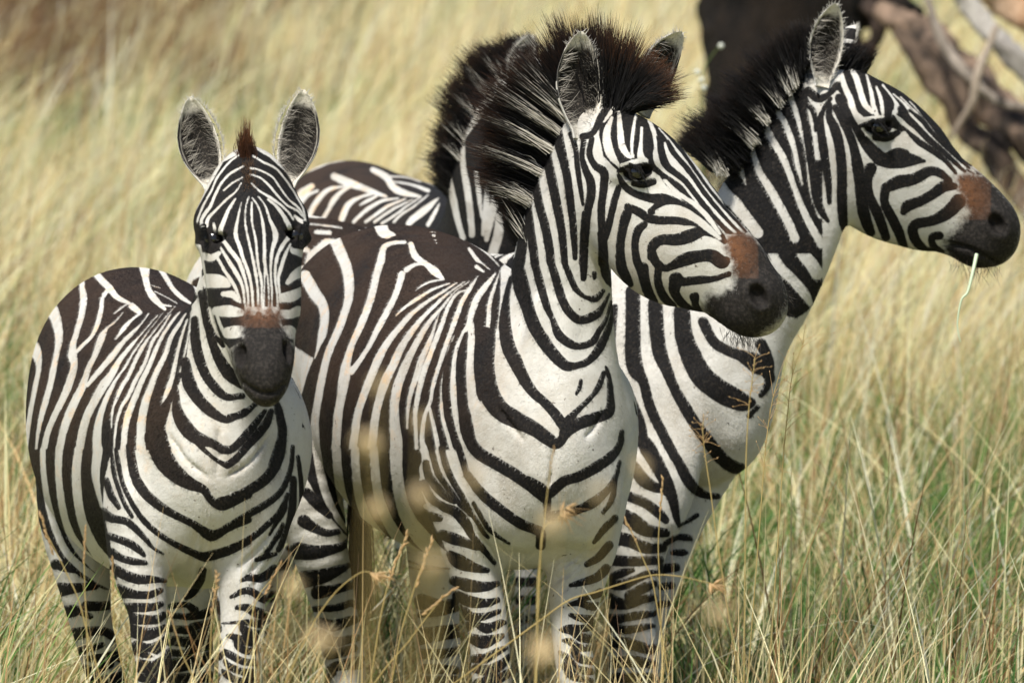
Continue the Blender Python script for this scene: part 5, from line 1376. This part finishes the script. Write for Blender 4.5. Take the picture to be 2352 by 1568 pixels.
T_ = [
 (st('c2', [(560, 835), (480, 820), (390, 870), (290, 960), (190, 1090), (120, 1210), (40, 1380)]), -1.2, 'arching stalk with drooping tan spikelets before the striped hind leg of the middle zebra', 'spikelets', 1.1),
 (st('r5', [(880, 905), (800, 885), (640, 850), (500, 840), (400, 855), (250, 900), (80, 955), (-100, 1010), (-300, 1150)]), -.9, 'long thin stalk bowed across the front legs of the middle and right zebras', 'spikelets', 1.0),
 (st('r4', [(800, 870), (800, 960), (815, 1100), (850, 1330), (880, 1568), (900, 1700)]), -.6, 'upright stalk with a fine open head before the chest of the right zebra', 'spray', 1.0),
 (st('r4', [(1150, 440), (1135, 560), (1110, 760), (1090, 1100), (1085, 1568)]), -.6, 'thin upright stalk with a branched head below the muzzle of the middle zebra', 'spray', 1.1),
 (st('r4', [(1480, 320), (1400, 560), (1370, 800), (1340, 1100), (1310, 1568)]), .6, 'tallest feathery stalk in the grass right of the herd', 'spray', 1.8),
 (st('r4', [(1310, 560), (1260, 760), (1220, 1050), (1180, 1568)]), .4, 'feathery stalk close to the breast of the right zebra', 'spray', 1.7),
 (st('a4', [(175, 445), (215, 560), (280, 690), (350, 830), (430, 1010), (480, 1200), (560, 1480)]), -.9, 'reddish spiked stalk slanting over the belly of the left zebra', 'spike', 1.2),
 (st('a4', [(475, 535), (468, 700), (470, 900), (480, 1100), (490, 1400)]), -.9, 'short upright stalk with a reddish tip before the belly of the left zebra', 'spike', 1.0),
 (st('a4', [(660, 740), (660, 900), (665, 1100), (690, 1300), (750, 1568)]), -.8, 'stalk rising beside the near front leg of the left zebra', 'spike', .9),
 (st('a4', [(1040, 1090), (1080, 1220), (1130, 1380), (1220, 1568)]), -1.0, 'pale thick stalk leaning between the front legs of the left zebra', 'spike', .8),
 (st('a4', [(1360, 840), (1340, 1000), (1320, 1200), (1310, 1568)]), -1.1, 'brown stalk before the right foreleg of the left zebra', 'spike', 1.1),
 (st('a5', [(900, 770), (850, 860), (770, 960), (720, 1080), (680, 1300), (650, 1568)]), -.7, 'bright stalk touching the outer foreleg of the left zebra', 'spike', 1.0),
 (st('c2', [(1090, 935), (1000, 1010), (900, 1130), (780, 1290), (640, 1450), (560, 1560)]), -1.0, 'straw stalk leaning left before the far hind leg of the middle zebra', 'spike', 1.2),
 (st('c2', [(935, 620), (900, 720), (850, 840), (800, 1000), (740, 1200), (690, 1450)]), -.9, 'tall tan stalk under the belly of the middle zebra', 'spike', 1.4),
 (st('c2', [(765, 580), (735, 660), (700, 760), (640, 930), (600, 1100), (560, 1350)]), -.9, 'brown tipped stalk crossing the belly line of the middle zebra', 'spike', 1.4),
 (st('c3', [(780, -10), (760, 100), (735, 290), (710, 500), (690, 700), (670, 900), (665, 1150), (660, 1568)]), -1.6, 'single pale stem rising in front of the chest of the middle zebra', 'spike', .6),
 (st('c3', [(860, 390), (790, 480), (740, 490), (700, 560), (690, 700)]), -1.5, 'forked twig of grass with pointed spikelets on the chest of the middle zebra', 'spikelets', 1.0),
 (st('r5', [(530, 200), (515, 400), (500, 640), (510, 900), (520, 1200), (530, 1500)]), -.5, 'orange tipped stem before the near foreleg of the right zebra', 'spike', 1.0),
 (st('r5', [(280, 470), (350, 620), (410, 760), (460, 880), (500, 1100)]), -.6, 'stem leaning right across the near foreleg of the right zebra', 'spike', .8),
]
for pts, dep, lab, head, hs in T_: stalk(pts, dep, lab, head, hs=hs)
# out-of-focus seed heads close to the camera
BL = [((872, 905), 'tan blurred seed head high on the belly of the middle zebra', 1.0), ((838, 1052), 'large blurred seed head left of the shoulder of the middle zebra', 1.5), ((962, 985), 'small blurred seed head on the ribs of the middle zebra', .9),
      ((968, 1165), 'pale blurred seed head at the elbow of the middle zebra', 1.2), ((868, 1195), 'blurred seed head under the ribs of the middle zebra', 1.2), ((1002, 1330), 'brown blurred seed head below the belly of the middle zebra', 1.3),
      ((1085, 1115), 'faint blurred seed head on the shoulder of the middle zebra', .9), ((1475, 1095), 'round brown blurred seed head before the shoulder of the right zebra', 1.1), ((1270, 1225), 'orange blurred seed head low on the chest of the middle zebra', 1.3),
      ((1252, 1530), 'bright blurred seed head at the bottom between the legs of the middle zebra', 1.8), ((668, 1375), 'blurred cream seed head right of the left zebra', 1.3), ((1650, 1435), 'blurred seed head in the grass right of the legs', 1.2), ((1380, 1150), 'faint blurred seed head on the right side of the chest of the middle zebra', .8), ((740, 1500), 'low blurred seed head before the hind leg of the middle zebra', 1.4), ((1010, 1080), 'tiny blurred seed head by the shoulder of the middle zebra', .7)]
for (x, y), lab, hs in BL:
    dep = -8.6+rng.uniform(-.4, .4); k = (FOCUS+dep)/FOCUS
    stalk([(x, y-22*hs), (x+3, y), (x+2, y+70), (x-8, y+220), (x-20, y+460)], dep, lab, 'tuft', r=.0011, hs=.68*hs, hcol=(.80, .66, .42), group='blurred seed heads close to the camera')

# the blade of grass in the right zebra's mouth
pts = [P(x, y, d) for x, y, d in [(*st('r2', [(1250, 1315)])[0], 1.80), (*st('r2', [(1225, 1430)])[0], 1.78), (*st('r2', [(1190, 1568)])[0], 1.77), (2208, 690, 1.77), (2199, 745, 1.77), (2206, 785, 1.77)]]
V, F = ribbon_tube(crom(pts, 5), .0052, .0012, 6)
gm = NT('fresh_grass'); gm.base((.50, .60, .42), .5, .3)
prop(mesh_obj('green_grass', V, F, gm.m), 'pale green grass blade hanging from the mouth of the right zebra', 'grass stem')

# ------------------------------------------------------------ trunk, fallen limbs, shrub, flowers
def bark(name, a, b, scale=6):
    m = NT(name); po = m.pos((1, 1, .35)); n1 = m.noise(scale, 5, .65, po)
    m.base(m.mix(m.step(n1, .35, .65), (*a, 1), (*b, 1)), .9, .2); m.bump(m.noise(scale*4, 5, .7, po), .8, .05); return m.m
def limb(name, pts, mat, parent=None, k=18, rough=.3):
    """pts: x, y, depth, radius (m)"""
    r = crom([list(P(a, b, c))+[d] for a, b, c, d in pts], 8); p = r[:, :3]; V, F = ribbon_tube(p, 1, 1, k)
    pp = np.repeat(p, k, 0); ph = np.tile(np.arange(k), len(p)); rr = np.repeat(r[:, 3], k)
    wob = 1+rough*(np.sin(ph*2*math.pi/k*3+np.repeat(np.arange(len(p)), k)*.5)*.5+rng.normal(0, .25, len(pp)))
    V = pp+(V-pp)*(rr*wob)[:, None]
    cap0 = np.vstack([V, p[:1], p[-1:]]); n = len(V); j = np.arange(k); j2 = (j+1) % k
    T3 = np.vstack([np.stack([j2, j, np.full(k, n)], 1), np.stack([n-k+j, n-k+j2, np.full(k, n+1)], 1)])
    return mesh_obj(name, cap0, [F, T3], mat, parent)
td = 14.0
tr = bpy.data.objects.new('tree', None); C.objects.link(tr); tb = P(1800, gy(td), td); prop(tr, 'thick dark tree trunk standing out of focus behind the right zebra', 'tree')
BK = bark('dark_bark', (.006, .005, .0045), (.020, .014, .010))
limb('trunk', [(1805, gy(td)+20, td, .52), (1802, 560, td, .40), (1800, 330, td, .350), (1798, 100, td, .345), (1794, -120, td, .34), (1770, -700, td, .30), (1760, -1500, td, .22)], BK, tr, 28, .08)
limb('branch', [(1880, -10, td, .16), (1960, 8, td, .12), (2020, 12, td, .085), (2075, 28, td, .07), (2105, 70, td, .05)], BK, tr, 14)
limb('branch', [(1780, -650, td, .2), (1500, -1000, td, .14), (1200, -1250, td, .06)], BK, tr, 12)
limb('branch', [(1770, -900, td, .2), (2100, -1250, td, .13), (2350, -1500, td, .06)], BK, tr, 12)
LG = [('dark mottled fallen limb running down to the right behind the right zebra', [(2020, 20, 12.6, .035), (2080, 62, 12.5, .06), (2130, 95, 12.4, .085), (2175, 140, 12.2, .07), (2230, 190, 12.1, .09), (2300, 262, 12, .08), (2400, 350, 11.7, .085), (2520, 470, 11.5, .08)], ((.030, .023, .018), (.30, .21, .15))),
      ('dark knotted fallen limb lying along the lower side of the mottled one', [(2060, 70, 12.2, .02), (2130, 160, 12.1, .05), (2185, 215, 12.0, .062), (2225, 300, 11.9, .045), (2280, 345, 11.8, .06), (2340, 440, 11.7, .05), (2420, 560, 11.6, .05), (2480, 640, 11.5, .05)], ((.016, .012, .010), (.17, .12, .085))),
      ('weathered grey fallen limb in the upper right corner', [(2140, -90, 11.8, .03), (2215, -10, 11.8, .042), (2270, 70, 11.7, .04), (2340, 140, 11.6, .045), (2420, 230, 11.6, .04), (2500, 290, 11.5, .04)], ((.22, .20, .18), (.50, .47, .42))),
      ('pinkish tan fallen limb at the right edge of the photo', [(2180, -80, 12.8, .05), (2290, -20, 12.7, .075), (2370, 40, 12.6, .07), (2500, 110, 12.4, .08)], ((.30, .17, .09), (.62, .44, .30))),
      ('thin pale branch crossing over the dark fallen limbs', [(2290, 60, 11.5, .012), (2250, 160, 11.4, .018), (2230, 240, 11.4, .014), (2180, 320, 11.4, .008)], ((.20, .16, .12), (.40, .33, .26))),
      ('thin grey branch slanting up from the dark fallen limbs', [(2120, -40, 11.9, .010), (2150, 60, 11.8, .018), (2200, 150, 11.7, .022), (2290, 230, 11.6, .018), (2370, 250, 11.5, .012)], ((.12, .10, .08), (.36, .31, .26))),
      ('thin dark twig bent between the trunk and the fallen limbs', [(1990, 10, 12.9, .03), (2020, 45, 12.8, .035), (2010, 90, 12.8, .028), (1985, 120, 12.8, .02)], ((.012, .010, .009), (.06, .04, .03)))]
for lab, pts, (a, b) in LG:
    prop(limb('fallen_limb', pts, bark('bark_of_fallen_limb', a, b, 5)), lab, 'fallen limb', 'limbs of the fallen tree')
def shrub(x, dep, w_, h_, n, pal, label):
    base = P(x, gy(dep), dep); o = bpy.data.objects.new('shrub', None); C.objects.link(o); o.location = base; prop(o, label, 'shrub', 'dry shrubs in the far grass')
    c = rng.normal(0, 1, (26, 3))*np.array([w_*.33, w_*.25, h_*.22])+np.array([0, 0, h_*.5]); i = rng.integers(0, 26, n)
    p = c[i]+rng.normal(0, .10, (n, 3))*np.array([w_, w_, h_])*.6; p[:, 2] = np.abs(p[:, 2]); a = rng.normal(0, 1, (n, 3)); a /= np.linalg.norm(a, axis=1, keepdims=True); b = np.cross(a, rng.normal(0, 1, (n, 3))); b /= np.linalg.norm(b, axis=1, keepdims=True)
    L = rng.uniform(.04, .10, n)[:, None]; V = np.stack([p-a*L, p+b*L*.4, p+a*L, p-b*L*.4], 1).reshape(-1, 3); F = np.arange(4*n).reshape(n, 4)
    mesh_obj('foliage', V, F, GRASSM, o, attrs=dict(col=np.repeat(pick(pal, n), 4, 0)))
    Vs, Fs, off = [], [], 0
    for t in c[:14]:
        V, F = ribbon_tube(np.array([[0, 0, -.02], t*.5, t*1.1]), .02, .006, 5); Vs.append(V); Fs.append(F+off); off += len(V)
    mesh_obj('stems', np.concatenate(Vs), np.concatenate(Fs), BK, o)
SH = np.array([[.11, .075, .04], [.16, .11, .06], [.07, .06, .03], [.13, .14, .05]])
shrub(20, 30, 3.0, 1.6, 9000, SH, 'brown dry shrub in the top left corner')
shrub(330, 33, 2.4, 1.2, 5200, SH, 'low brown shrub at the top edge, right of the corner shrub')
shrub(760, 31, 1.6, .9, 1500, SH*1.2, 'thin faded shrub far off above the head of the left zebra')
fo = bpy.data.objects.new('flower_stalk', None); C.objects.link(fo); dp = 8.0; fb = P(1640, gy(dp), dp); fo.location = fb; prop(fo, 'stalk with small white flowers left of the dark tree trunk', 'flower')
V, F = ribbon_tube(crom([P(1625, 700, dp), P(1618, 400, dp), P(1612, 185, dp), P(1655, 100, dp)], 6), .004, .002)
V0, F0 = ribbon_tube(crom([fb, P(1632, 800, dp), P(1625, 700, dp)], 4), .004, .004)
mesh_obj('stem', np.concatenate([V, V0])-fb, np.concatenate([F, F0+len(V)]), GRASSM, fo, attrs=dict(col=np.tile((.14, .19, .06), (len(V)+len(V0), 1))))
wm = NT('white_petals'); wm.base((.55, .57, .5), .6)
for x, y in ((1656, 106), (1602, 166), (1611, 184), (1617, 202)): ball_obj('flower', P(x, y, dp)-fb, .010, wm.m, fo, 8)
